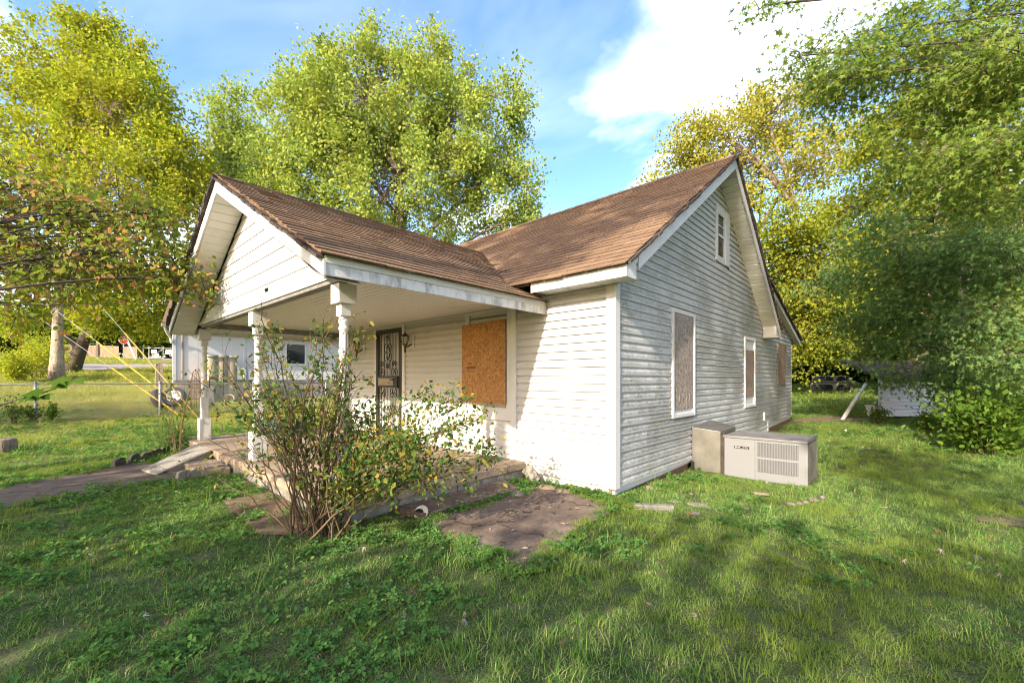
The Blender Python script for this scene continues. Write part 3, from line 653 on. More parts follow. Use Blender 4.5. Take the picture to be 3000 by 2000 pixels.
st.box(-2.60, -2.39, -.0462, -.0455, 1.601, 1.604).box(-2.372, -2.367, -.0462, -.0455, 1.61, 1.685).box(-2.68, -2.64, -.0462, -.0455, 1.585, 1.59)
st.build('stamp_marks', M['ink'], fwin)
for (nx_, nz_) in ((-2.68, 1.09), (-2.68, 1.65), (-2.68, 2.22), (-1.78, 1.08), (-1.78, 1.66), (-1.78, 2.24), (-2.2, 2.25), (-2.2, 1.07)): MB().box(nx_ - .006, nx_ + .006, -.049, -.0445, nz_ - .006, nz_ + .006).build('screw', M['rust'], fwin)
# --- security door
dt = part('door_frame', MB().box(-5.46, -5.375, -.038, .01, .25, 2.47).box(-4.455, -4.36, -.038, .01, .25, 2.47).box(-5.375, -4.455, -.028, .01, 2.385, 2.47))
dr = MB().box(-5.372, -5.30, -.05, -.02, .27, 2.38).box(-4.53, -4.458, -.05, -.02, .27, 2.38).box(-5.30, -4.53, -.049, -.021, 2.30, 2.38).box(-5.30, -4.53, -.049, -.021, .27, .40).box(-5.30, -4.53, -.049, -.021, 1.43, 1.47).box(-5.30, -4.53, -.049, -.021, 1.25, 1.29).build('security_door', M['iron'], house, bevel=.003)
dr['label'] = 'dark iron security door with scrollwork bars'
MB().box(-5.36, -4.47, .002, .0115, .27, 2.38).build('inner_door', M['grey_door'], dr)
MB().box(-5.30, -4.53, -.038, -.03, 1.29, 1.43).build('kick_panel', M['wood_bare'], dr)
for i in range(8):
    x = -5.28 + i * .1045
    MB().tube([(x, -.035, 1.47), (x, -.035, 2.30)], .0075, 5).build('bar', M['iron'], dr)
    MB().tube([(x, -.035, .40), (x, -.035, 1.25)], .0075, 5).build('bar', M['iron'], dr)
def scroll(cx, cz, s, flip=1, up=1):
    mb = MB()
    for sd in (-1, 1):
        pts = []
        for t in np.linspace(0, 1, 22):
            an = 2.6 * math.pi * t; r = s * (1 - .78 * t); pts.append((cx + sd * (s * .52 - r * .52 * math.cos(an)), -.046, cz + up * (r * math.sin(an) * .9)))
        mb.tube(pts, .007, 5)
    return mb.build('scroll', M['iron'], dr)
for (cx, cz, s, u) in ((-4.915, 2.0, .14, 1), (-4.915, 1.86, .14, -1), (-4.915, 2.2, .085, 1), (-5.14, 1.53, .12, 1), (-4.69, 1.53, .12, 1), (-5.14, 1.70, .08, 1), (-4.69, 1.70, .08, 1), (-4.915, 1.68, .08, -1), (-4.72, 1.16, .13, -1), (-5.12, 1.16, .13, -1), (-4.915, .8, .13, 1)): scroll(cx, cz, s, 1, u)
MB().box(-4.68, -4.54, -.09, -.05, 1.24, 1.46).build('lock_box', M['iron'], dr, bevel=.008)
MB().tube([(-4.62, -.10, 1.40), (-4.62, -.14, 1.40), (-4.70, -.145, 1.40)], .012, 8).build('door_handle', M['iron'], dr)
# --- wall lanterns
def lantern(x, z, label):
    t = thing('wall_lantern', (x, -.03, z), label, 'lamp', 'pair of porch lanterns')
    MB().box(x - .02, x + .11, -.035, -.016, z - .10, z + .13).build('backplate', M['trim'], t, bevel=.006)
    y = -.15
    MB().tube([(x + .045, -.035, z - .03), (x + .03, -.10, z - .07), (x, -.14, z - .10), (x, y, z - .06)], .013, 8).build('arm', M['bronze'], t)
    MB().lathe([(.003, .20), (.012, .185), (.006, .17), (.02, .16), (.075, .115), (.085, .105), (.08, .10)], (x, y, z), 6).build('roof_cap', M['bronze'], t)
    MB().lathe([(.042, -.035), (.072, .10)], (x, y, z), 6).build('glass_cage', M['glass_frost'], t)
    mb = MB()
    for k in range(6):
        an = math.pi * k / 3; c, s = math.cos(an), math.sin(an); mb.tube([(x + .044 * c, y + .044 * s, z - .035), (x + .075 * c, y + .075 * s, z + .10)], .005, 4)
    mb.build('cage_bars', M['bronze'], t)
    MB().lathe([(.046, -.035), (.05, -.045), (.03, -.06), (.02, -.075), (.016, -.15), (.022, -.16), (.012, -.19), (.002, -.205)], (x, y, z), 10).build('finial', M['bronze'], t)
lantern(-5.98, 2.06, 'bronze carriage lantern on the wall left of the security door')
lantern(-4.17, 2.08, 'bronze carriage lantern on the wall between security door and orange board')

# ------------------------------------------------------------------ porch slab, ramp, steps, paving
SLX, SLY, SLZ = -1.38, -2.72, .235
porch = thing('porch_floor', (-4.6, -1.4, 0), 'raised tan concrete porch floor resting on mossy blocks', 'porch')
ps = MB().prism([(-8.0, SLY, SLZ - .105), (SLX, SLY, SLZ - .105), (SLX, -.005, SLZ - .09), (-8.0, -.005, SLZ - .09)], (0, 0, .105)).build('slab', M['slab'], porch, bevel=.012)
blk = bpy.data.meshes.new('block'); b_ = MB().box(-.195, .195, -.07, .07, -.09, .09); blk.from_pydata(b_.v, [], b_.f); blk.materials.append(M['block'])
for r in range(2):
    for i in range(7):
        y = -.24 - i * .4 - (.2 if r else 0)
        if y > -2.66: place('foundation_block', blk, (SLX - .085 + rnd.uniform(-.006, .006), y, .045 - r * .19), porch, (1, 1, 1), (0, 0, math.pi / 2 + rnd.uniform(-.01, .01)))
    for i in range(16):
        x = SLX - .22 - i * .4 - (.2 if r else 0)
        if x > -7.9: place('foundation_block', blk, (x, SLY + .085 + rnd.uniform(-.006, .006), .045 - r * .19), porch, (1, 1, 1), (0, 0, rnd.uniform(-.01, .01)))
# wheelchair-style ramp (sloping slab), side step, walkway
a1, a2, a3, a4 = onZ(621, 1297, .235), onZ(674, 1316, .235), onZ(459, 1388, .035), onZ(414, 1374, .035)
a1 = np.array([-6.95, SLY - .02, .24]); a2 = np.array([-5.86, SLY - .02, .24])
rampo = MB().add([a1, a2, a3, a4, a1 - [0, 0, .3], a2 - [0, 0, .3], a3 - [0, 0, .16], a4 - [0, 0, .16]], [(0, 3, 2, 1), (0, 1, 5, 4), (1, 2, 6, 5), (2, 3, 7, 6), (3, 0, 4, 7), (4, 5, 6, 7)]).build('concrete_ramp', M['ramp'], bevel=.012)
tag(rampo, 'sloping grey concrete ramp leading up to the porch floor', 'ramp')
s0, s1, s2, s3 = onZ(600, 1355, .12), onZ(625, 1372, .12), onZ(716, 1348, .12), onZ(700, 1335, .12)
st_ = MB().prism([(-5.70, SLY - .02, -.05), (-5.72, SLY - .42, -.05), (-4.78, SLY - .42, -.05), (-4.76, SLY - .02, -.05)], (0, 0, .165)).build('concrete_step', M['slab'], bevel=.012)
tag(st_, 'low concrete step beside the ramp behind scalloped edging', 'step')
sheet('walkway', wob([(-4.72, -2.9), (-6.6, -3.3), (-7.1, -3.6), (-6.35, -4.2), (-5.9, -5.2), (-5.7, -9), (-4.4, -9), (-4.55, -5.2), (-4.6, -4.4), (-4.85, -3.5)], .05, 3, 4), M['walk'], .012)
cs = MB().prism([(-1.37, -2.15, -.08), (-.95, -2.05, -.08), (-.93, -.62, -.08), (-1.37, -.45, -.08)], (0, 0, .155)).build('concrete_step', M['patio'], bevel=.015)
tag(cs, 'mossy low concrete step along the side of the porch floor', 'step')
def gxy(*pp): return [tuple(G(*p)[:2]) for p in pp]
PATIO = gxy((1255, 1540), (1330, 1590), (1430, 1625), (1545, 1668), (1600, 1640), (1640, 1590), (1700, 1545), (1790, 1500), (1770, 1470), (1700, 1440), (1600, 1425), (1530, 1440), (1420, 1465), (1300, 1500))
sheet('patio', wob(PATIO, .03, 2, 8), M['patio'], .010)
DIRT = gxy((640, 1470), (800, 1440), (900, 1500), (1000, 1560), (900, 1600), (720, 1560))
sheet('bare_dirt', wob(DIRT, .08, 3, 5), M['dirt'], .012)
DIRT2 = gxy((2320, 1238), (2540, 1232), (2620, 1228), (2600, 1222), (2440, 1222), (2330, 1226))
sheet('bare_dirt', wob(DIRT2, .1, 3, 6), M['dirt'], .012)
DIRT3 = gxy((2840, 1530), (2960, 1550), (3050, 1560), (3060, 1530), (2930, 1515))
sheet('bare_dirt', wob(DIRT3, .06, 3, 6), M['dirt'], .012)
# scalloped edging blocks
def edging(p, ang, w, h, mat, label, group):
    n = 12; half = w / 2; pts = [(-half, 0, -.06), (half, 0, -.06)] + [(half * math.cos(math.pi * k / n), 0, h - half * .55 + half * .55 * math.sin(math.pi * k / n)) for k in range(n + 1)]
    c, s = math.cos(ang), math.sin(ang); tl = rnd.uniform(-.06, .06)
    poly = [(p[0] + x * c, p[1] + x * s, p[2] + z + x * tl) for x, y, z in pts]
    d = np.array([-s, c, rnd.uniform(-.1, .1)]) * .055
    o = MB().prism([np.array(q) - d / 2 for q in poly], d).build('edging_block', M[mat], bevel=.008)
    return tag(o, label, 'edging block', group)
ordn = ['first', 'second', 'third', 'fourth', 'fifth', 'sixth', 'seventh', 'eighth', 'ninth', 'tenth', 'eleventh']
e0, e1 = G(348, 1366), G(563, 1308)
for i in range(9):
    p = e0 + (e1 - e0) * (i / 8) + np.array([0, .06 * math.sin(i), 0]); p[2] = ground(p[0], p[1])
    edging(p, math.atan2(e1[1] - e0[1], e1[0] - e0[0]), .235, .14 + rnd.uniform(-.015, .015), 'edging_dark', f'{ordn[i]} from the left of the dark mossy scalloped blocks beside ramp', 'dark scalloped edging along the ramp')
e0, e1 = G(537, 1408), G(706, 1374)
for i in range(6):
    p = e0 + (e1 - e0) * (i / 5); p[2] = ground(p[0], p[1])
    edging(p, math.atan2(e1[1] - e0[1], e1[0] - e0[0]) + rnd.uniform(-.1, .1), .15 + (.02 if i == 0 else 0), .14 + rnd.uniform(-.01, .01), 'edging', f'{ordn[i]} from the left of the pale scalloped blocks before the step', 'pale scalloped edging before the step')
# stones and rubble
def stone(px, py, r, seed, label, flat=(1, .8, .5), mat='stone', up=.25, name='stone', cat='stone', group=None, z=None):
    p = G(px, py); p[2] = (ground(p[0], p[1]) if z is None else z) + r * flat[2] * up * .4
    return tag(MB().rock(p, r, seed, flat).build(name, M[mat]), label, cat, group)
stone(1905, 1440, .085, 1, 'round tan rock by the brown foundation near the house corner', (1, .9, .8), 'stone_tan', .5)
stone(1515, 1452, .11, 2, 'broken wedge of grey concrete on the patio beside the step', (1, .8, .45), 'stone', .5, 'concrete_chunk', 'rubble')
stone(1600, 1432, .13, 3, 'long crumbled tan concrete lump under the front siding', (1.35, .8, .38), 'stone_tan', .4, 'concrete_chunk', 'rubble')
stone(1650, 1446, .10, 4, 'small rounded tan concrete lump at end of the crumbled row', (1, 1, .6), 'stone_tan', .4, 'concrete_chunk', 'rubble')
stone(1560, 1428, .09, 14, 'dark stained concrete lump next to the leaning slate', (1.2, .8, .4), 'patio', .4, 'concrete_chunk', 'rubble')
pc = MB().obox((-1.20, -.10, .11), (.10, .02, -.085), (0, .010, .0), (.045, .01, .06)).build('leaning_slab', M['ramp'], bevel=.006); tag(pc, 'thin grey slab leaning between porch floor and front wall', 'slab')
for i, (px, py, r, fl) in enumerate(((2140, 1492, 0.040, (1, .7, .5)), (2185, 1490, 0.036, (1, .8, .5)), (2240, 1488, 0.044, (1, .8, .6)), (2295, 1484, 0.036, (1, .7, .6)), (2315, 1479, 0.060, (1, .7, .5)), (2342, 1476, 0.040, (1, .8, .6)), (2360, 1472, 0.040, (1, .8, .6)), (2382, 1466, 0.060, (1, .6, .5)), (2408, 1457, 0.056, (1, .7, .6)))):
    stone(px, py, r, 20 + i, f'{ordn[i]} from the left in the row of small stones near the air conditioner', fl, 'stone', .55, group='row of border stones in the grass')
stone(2230, 1447, .085, 33, 'flat reddish stone in the grass in front of the air conditioner', (1.2, .8, .3), 'stone_tan', .5)
stone(2045, 1482, .12, 34, 'flat pale stone right of the sunken brown plank', (1.2, .7, .3), 'stone', .5)
stone(2030, 1506, .07, 35, 'small crumbly stone below the flat pale stone', (1.3, .7, .5), 'stone', .5)
p = G(1915, 1490); tag(MB().obox(p + [0, 0, .02], (.17, .12, 0), (-.025, .035, 0), (0, 0, .03)).build('edging_brick', M['block'], bevel=.01), 'long narrow concrete edging piece lying in the grass near the corner', 'edging')
p = G(1985, 1462); tag(MB().obox(p + [0, 0, .008], (-.05, .20, 0), (.07, .02, 0), (0, 0, .015)).build('old_plank', M['wood_grey'], bevel=.004), 'dark weathered plank sunken into the grass beside the foundation', 'plank')
# broken white lid under the rose bush
lid = thing('broken_lid', G(1235, 1518), 'round white plastic lid with a dark broken inside, under the rose bush', 'lid')
p = G(1235, 1518); nrm = np.array([.35, -.75, .55]); nrm /= np.linalg.norm(nrm)
u = np.cross(nrm, [0, 0, 1]); u /= np.linalg.norm(u); w = np.cross(nrm, u); c = p + np.array([0, 0, .055])
ring = [c + .075 * (math.cos(t) * u + math.sin(t) * w) for t in np.linspace(0, 2 * math.pi, 25)[:-1]]
MB().prism(ring, nrm * .02).build('rim', M['white_plastic'], lid, bevel=.006)
MB().prism([c + nrm * .021 + .045 * (math.cos(t) * u * 1.1 + math.sin(t) * w * .8) + .018 * u for t in np.linspace(0, 2 * math.pi, 15)[:-1]], nrm * .003).build('dark_hole', M['label_black'], lid)

# ------------------------------------------------------------------ packaged air conditioner with its duct
AX0, AX1, AY0, AY1, AZ0, AZ1 = .50, 1.56, 2.43, 3.30, -.06, .68
ac = thing('air_conditioner', ((AX0 + AX1) / 2, (AY0 + AY1) / 2, AZ0), 'grey packaged air conditioner standing in the grass beside the gable wall', 'air conditioner')
zt = onY(2118, 1273, AY0)[2]; AZ1 = float(zt)
MB().box(AX0, AX1 - .02, AY0 + .004, AY1, AZ0 - .06, AZ1 - .03).build('cabinet', M['ac_paint'], ac, bevel=.012)
MB().box(AX0 - .012, AX1, AY0 - .012, AY1 + .012, AZ1 - .035, AZ1).build('top_panel', M['ac_top'], ac, bevel=.008)
MB().box(AX0 + .01, AX0 + .42, AY0 - .006, AY0 + .003, AZ0, AZ1 - .05).build('access_panel', M['ac_paint'], ac, bevel=.004)
MB().box(AX0 + .425, AX1 - .02, AY0 - .006, AY0 + .003, AZ0, AZ1 - .05).build('louver_panel', M['ac_paint'], ac, bevel=.004)
for r, (za, zb) in enumerate(((.33, .62), (.02, .29))):
    zs = AZ0 + (AZ1 - AZ0) * (.20 if r else .56); ze = AZ0 + (AZ1 - AZ0) * (.51 if r else .90)
    for i in range(26):
        x = AX0 + .45 + i * .0195
        MB().add([(x, AY0 - .006, zs), (x + .013, AY0 - .006, zs), (x + .013, AY0 - .006, ze), (x, AY0 - .006, ze), (x + .004, AY0 - .016, zs + .006), (x + .009, AY0 - .016, zs + .006), (x + .009, AY0 - .016, ze - .006), (x + .004, AY0 - .016, ze - .006)],
                 [(4, 5, 6, 7), (0, 1, 5, 4), (1, 2, 6, 5), (2, 3, 7, 6), (3, 0, 4, 7)]).build('louver', M['ac_paint'], ac)
        MB().box(x + .0135, x + .0185, AY0 - .0072, AY0 - .0062, zs, ze).build('louver_slot', M['ac_slot'], ac)
MB().box(AX1 - .018, AX1 - .008, AY0 + .03, AY1 - .03, AZ0, AZ1 - .05).build('coil', M['coil'], ac)
mb = MB()
for i in range(13): z = AZ0 + .03 + i * .054; mb.tube([(AX1, AY0 + .02, z), (AX1, AY1 - .02, z)], .004, 4)
for i in range(9): y = AY0 + .03 + i * .101; mb.tube([(AX1 + .002, y, AZ0), (AX1 + .002, y, AZ1 - .05)], .004, 4)
mb.build('coil_guard', M['galv'], ac)
MB().box(AX1 - .05, AX1 + .002, AY0 - .004, AY0 + .03, AZ0, AZ1 - .035).build('corner_post', M['ac_paint'], ac, bevel=.004)
for i in range(6): MB().lathe([(.008, 0), (.008, .004), (.003, .006)], (0, 0, 0), 8).build('screw', M['rust'], ac).matrix_local = Matrix.Translation(Vector((AX0 + .1 + i * .17, AY0 - .013, AZ1 - .018)) - ac.location) @ Matrix.Rotation(R(90), 4, 'X')
lc = onY(2173, 1310, AY0)
lx0, lx1 = onY(2151, 1310, AY0)[0], onY(2195, 1313, AY0)[0]; lz = lc[2]
nm = MB().box(lx0, lx1, AY0 - .009, AY0 - .006, lz - .017, lz + .017).build('name_plate', M['label_black'], ac)
lw = lx1 - lx0
MB().tube([(lx0 + .025 + .0095 * math.cos(t), AY0 - .0095, lz + .0095 * math.sin(t)) for t in np.linspace(0, 2 * math.pi, 17)], .0042, 5, False).build('ring_emblem', M['label_pink'], nm)
mk = MB()
for x0_, x1_, z0_, z1_ in ((.22, .42, .001, .008), (.62, .72, .001, .008), (.75, .92, .001, .008), (.24, .45, -.010, -.008), (.50, .70, -.010, -.008), (.74, .92, -.010, -.007)):
    n_ = max(2, int((x1_ - x0_) * lw / .008))
    for i in range(n_):
        xa = lx0 + lw * (x0_ + (x1_ - x0_) * i / n_); mk.box(xa, xa + .0055, AY0 - .0096, AY0 - .0089, lz + z0_, lz + z1_)
mk.build('plate_lettering', M['label_white'], nm)
duct = MB().add([(.016, 2.44, -.1), (AX0 - .06, 2.46, -.1), (AX0 - .06, 2.46, .60), (.016, 2.44, .64), (.016, 3.30, .70), (AX0 - .06, 3.25, .62), (.016, 3.30, -.1), (AX0 - .06, 3.25, -.1)],
                [(0, 1, 2, 3), (3, 2, 5, 4), (1, 7, 5, 2), (0, 3, 4, 6), (6, 4, 5, 7)]).build('duct', M['galv'], ac, bevel=.006)
MB().add([(AX0 - .06, 2.48, -.1), (AX0, 2.45, -.1), (AX0, 2.45, .63), (AX0 - .06, 2.48, .60)], [(0, 1, 2, 3)]).build('duct_collar', M['deck_edge'], ac)
MB().box(.03, .06, 2.36, 2.415, -.1, .10).build('drain_pipe', M['label_black'], house)

# ------------------------------------------------------------------ right back: toppers, pole, bucket, shed
def topper(p0, p1, z, h, lean, label):
    p0, p1 = np.array(p0), np.array(p1); ux = (p1 - p0); Lx = np.linalg.norm(ux[:2]); ux = ux / np.linalg.norm(ux); up = np.array([0, .25, 1.0]); up /= np.linalg.norm(up)
    nv = np.cross(ux, up); t = thing('truck_topper', (*p0[:2], z), label, 'truck topper', 'truck toppers stacked at the wood edge')
    P = lambda a, b, d=0: p0 * [1, 1, 0] + np.array([0, 0, z]) + ux * (a * Lx) + up * (b * h) + nv * d
    shell = [P(0, 0), P(.985, 0), P(1.0, .15), P(.93, 1), P(.04, 1), P(0, .85)]
    MB().prism([q - nv * .015 for q in shell], -nv * 1.1).build('shell', M['topper'], t, bevel=.03)
    def pane(a0, a1, b0, b1, sk):
        q = [P(a0, b0, .0), P(a1, b0), P(a1 + sk, b1), P(a0 + sk, b1)]; c_ = sum(q) / 4
        q2 = []
        for i in range(4):
            pa, pb, pc_ = q[i - 1], q[i], q[(i + 1) % 4]
            for tt in (0, .5, 1): w0 = (1 - tt) ** 2; w1_ = 2 * tt * (1 - tt); w2_ = tt * tt; q2.append(w0 * (pb + (pa - pb) * .22) + w1_ * pb + w2_ * (pb + (pc_ - pb) * .22))
        wn_ = MB().prism([x - nv * .01 for x in q2], nv * .014).build('window', M['glass_dark'], t)
        MB().tube([x + nv * .006 for x in q2] + [q2[0] + nv * .006], .012, 5).build('window_seal', M['label_black'], wn_)
    pane(.06, .56, .18, .80, -.01); pane(.64, .78, .15, .80, .05); pane(.82, .95, .15, .80, .04 if lean else .01)
    MB().prism([P(0, -.04, .0), P(1, -.04), P(1, .06), P(0, .06)], nv * .03).build('rail', M['topper'], t, bevel=.008)
q0, q1 = G(2372, 1144), G(2495, 1147); q1 = q0 + (q1 - q0) * 1.0
topper(q0, q1, ground(*q0[:2]) - .02, .40, 1, 'lower of two tan pickup toppers lying at the wood edge, slanted windows')
topper(q0 + [.02, .35, 0], q1 + [-.05, .35, 0], ground(*q0[:2]) + .42, .30, 0, 'upper of two tan pickup toppers, stacked at the wood edge')
p = G(2467, 1228); tp = at(2538, 1122, 12.6)
pole = MB().tube([p - [0, 0, .03], p + (tp - p) * .55, tp], [.055, .05, .042], 10).build('leaning_pole', M['white_plastic'], smooth=True); tag(pole, 'pale leaning pole propped up in front of the shed foliage', 'pole')
p = G(2556, 1219); bk = thing('bucket', p, 'white plastic bucket standing at the left end of the shed', 'bucket')
MB().lathe([(.12, 0), (.125, .01), (.16, .33), (.155, .33), (.12, .02)], p, 16).build('pail', M['white_plastic'], bk, True)
MB().lathe([(.163, .28), (.172, .285), (.172, .335), (.160, .335)], p, 16, False).build('rim', M['white_plastic'], bk, True)
sh = thing('shed', (4.0, 13.5, .2), 'low white lap sided shed half hidden behind hanging branches', 'shed')
S0, S1 = G(2585, 1231), G(2872, 1222); S1 = S0 + RT * 2.9 + FW * .25; S1[2] = S0[2]; sd = S1 - S0; sd[2] = 0; SLn = np.linalg.norm(sd); sd /= SLn; sn = np.array([sd[1], -sd[0], 0])
if sn @ (CAM - S0) < 0: sn = -sn
zb = S0[2] + .12
MB().prism([S0 * [1, 1, 0] + [0, 0, zb], S1 * [1, 1, 0] + [0, 0, zb], S1 * [1, 1, 0] + [0, 0, zb + 1.08], S0 * [1, 1, 0] + [0, 0, zb + 1.08]], -sn * 2.0 + sd * 1.9).build('wall', M['trim'], sh)
for i in range(10):
    z0 = zb + i * .105; a_ = S0 * [1, 1, 0] + sd * .06; b2 = S1 * [1, 1, 0]
    MB().add([a_ + sn * .035 + [0, 0, z0], b2 + sn * .035 + [0, 0, z0], b2 + sn * .004 + [0, 0, z0 + .106], a_ + sn * .004 + [0, 0, z0 + .106], a_ + [0, 0, z0], b2 + [0, 0, z0]], [(0, 1, 2, 3), (4, 5, 1, 0)]).build('siding_board', M['trim'], sh)
MB().obox(S0 * [1, 1, 0] + [0, 0, zb + .5] + sn * .01, sd * .05, sn * .03, (0, 0, .55)).build('corner_board', M['trim'], sh)
rp = [S0 * [1, 1, 0] + sn * .25 - sd * .2 + [0, 0, zb + 1.00], S1 * [1, 1, 0] + sn * .25 + sd * .2 + [0, 0, zb + 1.00], S1 * [1, 1, 0] - sn * 1.2 + sd * .2 + [0, 0, zb + 1.6], S0 * [1, 1, 0] - sn * 1.2 - sd * .2 + [0, 0, zb + 1.6]]
MB().prism(rp, (0, 0, .06)).build('roof', M['deck_edge'], sh)
for i in range(4):
    c_ = S0 + sd * (.25 + i * (SLn - .5) / 3) - sn * .2; MB().box(c_[0] - .1, c_[0] + .1, c_[1] - .1, c_[1] + .1, c_[2] - .1, zb).build('pier', M['block'], sh)
p = G(2805, 1247); tr_ = thing('dead_trunk', p, 'dark bare tree trunk standing in front of the shed', 'tree trunk')
MB().tube([p - [0, 0, .1], p + [.03, 0, .6], p + [.0, .02, 1.3], p + [.08, .05, 2.6], p + [.15, .1, 4.2]], [.16, .13, .12, .11, .08], 9).build('trunk', M['bark_dark'], tr_, True)
for px, py, s_, lb in ((2478, 1264, .035, 'crumpled white paper scrap in the sunny grass behind the air conditioner'),):
    p = G(px, py); tag(MB().rock(p + [0, 0, s_ * .8], s_, px, (1, .6, 1.1), .9, 1).build('litter_scrap', M['white_plastic']), lb, 'litter')

# ------------------------------------------------------------------ left yard: fence, neighbour's house and clutter
FX = -15.3
fence = thing('chain_link_fence', (FX, -4.8, .15), 'low chain link fence running across the left yard', 'fence')
fy0, fy1 = -10.0, 6.0
fg = lambda y: float(ground(FX, y)); top_ = 1.20
MB().tube([(FX, fy0, fg(fy0) + 1.07), (FX, fy1, fg(fy0) + 1.05)], .022, 8).build('top_rail', M['fence_metal'], fence, True)
for y in (-10.0, -7.3, -4.80, -2.1, .6, 3.3, 6.0):
    z = fg(y); MB().tube([(FX + .05, y, z - .3), (FX + .05, y, z + 1.08)], .035, 10).build('post', M['fence_metal'], fence, True)
    MB().lathe([(.04, 0), (.04, .03), (.02, .055)], (FX + .05, y, z + 1.08), 10).build('post_cap', M['fence_metal'], fence, True)
net = MB(); z0, z1 = fg(-4) + .03, fg(-4) + 1.06; st2 = .074
for i in range(int((fy1 - fy0) / st2)):
    y = fy0 + i * st2
    for sg in (1, -1):
        ya, yc = y, y + sg * (z1 - z0)
        if min(ya, yc) < fy0 - .01 or max(ya, yc) > fy1 + .01: continue
        net.tube([(FX + .012 * sg, ya, z0), (FX + .012 * sg, yc, z1)], .0024, 3, False)
net.build('chain_link', M['fence_metal'], fence)
# guy wires with yellow guards
for i, (g0, g1, w0, lb) in enumerate((((544, 1198, 14.2), (284, 1001, 15.6), (100, 860, 17.0), 'upper left yellow guy wire guard with thin steel wire above'),
                                   ((548, 1231, 13.6), (328, 1078, 14.8), (120, 935, 16.4), 'lowest yellow guy wire guard, crossing the fence rail'),
                                   ((590, 1232, 13.6), (365, 975, 15.2), (225, 815, 16.6), 'steepest guy wire with dull olive guard, passing in front of the stop sign'))):
    A_, B_, C_ = at(*g0), at(*g1), at(*w0)
    gz = ground(A_[0], A_[1]); t = thing('guy_wire', (A_[0], A_[1], gz), lb, 'guy wire', 'guy wires with yellow guards')
    dwn = A_ + (A_ - B_) / np.linalg.norm(A_ - B_) * (max(0, A_[2] - gz) / max(.2, (B_ - A_)[2] / np.linalg.norm(B_ - A_)) + .1)
    MB().tube([dwn, A_], .012, 6).build('anchor_rod', M['rust'], t)
    MB().tube([A_, B_], .025, 10).build('guard', M['guard_olive' if i == 2 else 'yellow'], t, True)
    MB().tube([A_, C_, C_ + (C_ - B_) * 3.0], .008, 5).build('wire', M['wire'], t)
# neighbour's house
NX = -19.5
nb = thing('neighbour_house', (NX, 3, .5), "neighbour's white house with smooth panel wall and lap siding beyond the fence", 'house')
yL = onX(507, 1100, NX)[1]; yM = onX(718, 1100, NX)[1]; yR = yL + 12
MB().prism([(NX - .02, yL, 1.35), (NX - .02, yR, 1.35), (NX - .02, yR, 3.75), (NX - .02, yL, 3.75)], (-6, 1.25, 0)).build('wall', M['trim'], nb)
pw = (yM - yL) / 3
for i in range(3): MB().box(NX - .02, NX + .0, yL + i * pw + .004, yL + (i + 1) * pw - .004, 1.40, 3.7).build('wall_panel', M['trim'], nb)
MB().box(NX - .01, NX + .03, yL - .02, yL + .09, 1.38, 3.7).build('corner_board', M['trim'], nb)
MB().box(NX, NX + .03, yL + .30, yL + .34, 1.40, 3.7).build('batten', M['wood_grey'], nb)
MB().box(NX, NX + .03, yM - .06, yM + .02, 1.36, 3.7).build('corner_board', M['trim'], nb)
for i in range(23):
    z0_ = 1.42 + i * .102
    MB().add([(NX + .014, yM + .03, z0_), (NX + .014, yR, z0_), (NX + .0, yR, z0_ + .104), (NX + .0, yM + .03, z0_ + .104), (NX, yM + .03, z0_), (NX, yR, z0_)], [(0, 1, 2, 3), (4, 5, 1, 0)]).build('siding_board', M['trim'], nb)
wy = onX(866, 1030, NX)[1]
wb = MB().box(NX, NX + .05, wy - .5, wy - .42, 2.1, 3.2).box(NX, NX + .05, wy + .42, wy + .5, 2.1, 3.2).box(NX, NX + .05, wy - .42, wy + .42, 2.1, 2.18).box(NX, NX + .05, wy - .42, wy + .42, 3.12, 3.2).build('window', M['trim'], nb)
MB().box(NX + .015, NX + .03, wy - .42, wy + .42, 2.18, 3.12).build('pane', M['glass_dark'], wb)
nblk = bpy.data.meshes.new('block_n'); b_ = MB().box(-.095, .095, -.195, .195, -.095, .095); nblk.from_pydata(b_.v, [], b_.f); nblk.materials.append(M['block_grey'])
for r in range(5):
    for i in range(22): place('foundation_block', nblk, (NX - .12, yL + .2 + i * .4 + (.2 if r % 2 else 0), 1.30 - r * .2), nb)
MB().prism([(NX + .45, yL - .42, 3.60), (NX + .45, yR, 3.60), (NX - 3, yR, 5.0), (NX - 3, yL + .35, 5.0)], (0, 0, .08)).build('roof', M['shingle'], nb)
MB().box(NX + .44, NX + .56, yL - .45, yR, 3.50, 3.62).build('gutter', M['wood_bare'], nb)
MB().tube([(NX + .5, yL - .35, 3.5), (NX + .3, yL - .25, 3.3), (NX + .1, yL - .1, 3.1), (NX + .06, yL - .06, 2.9)], .05, 8).build('downspout', M['trim'], nb)
p = onX(468, 1100, -20.5); 
rl = thing('stair_rail', (p[0], p[1], .8), 'wooden stair rail beside the corner of the neighbour house', 'railing')
for px in (460, 472): q = onX(px, 1120, -20.5); MB().box(q[0] - .05, q[0] + .05, q[1] - .05, q[1] + .05, float(ground(q[0], q[1])) - .1, onX(px, 1068, -20.5)[2]).build('post', M['wood_grey'], rl)
MB().obox((onX(457, 1068, -20.5) + onX(520, 1046, -20.5)) / 2, (onX(520, 1046, -20.5) - onX(457, 1068, -20.5)) / 2, (.05, 0, 0), (0, .0, .05)).build('handrail', M['wood_grey'], rl)
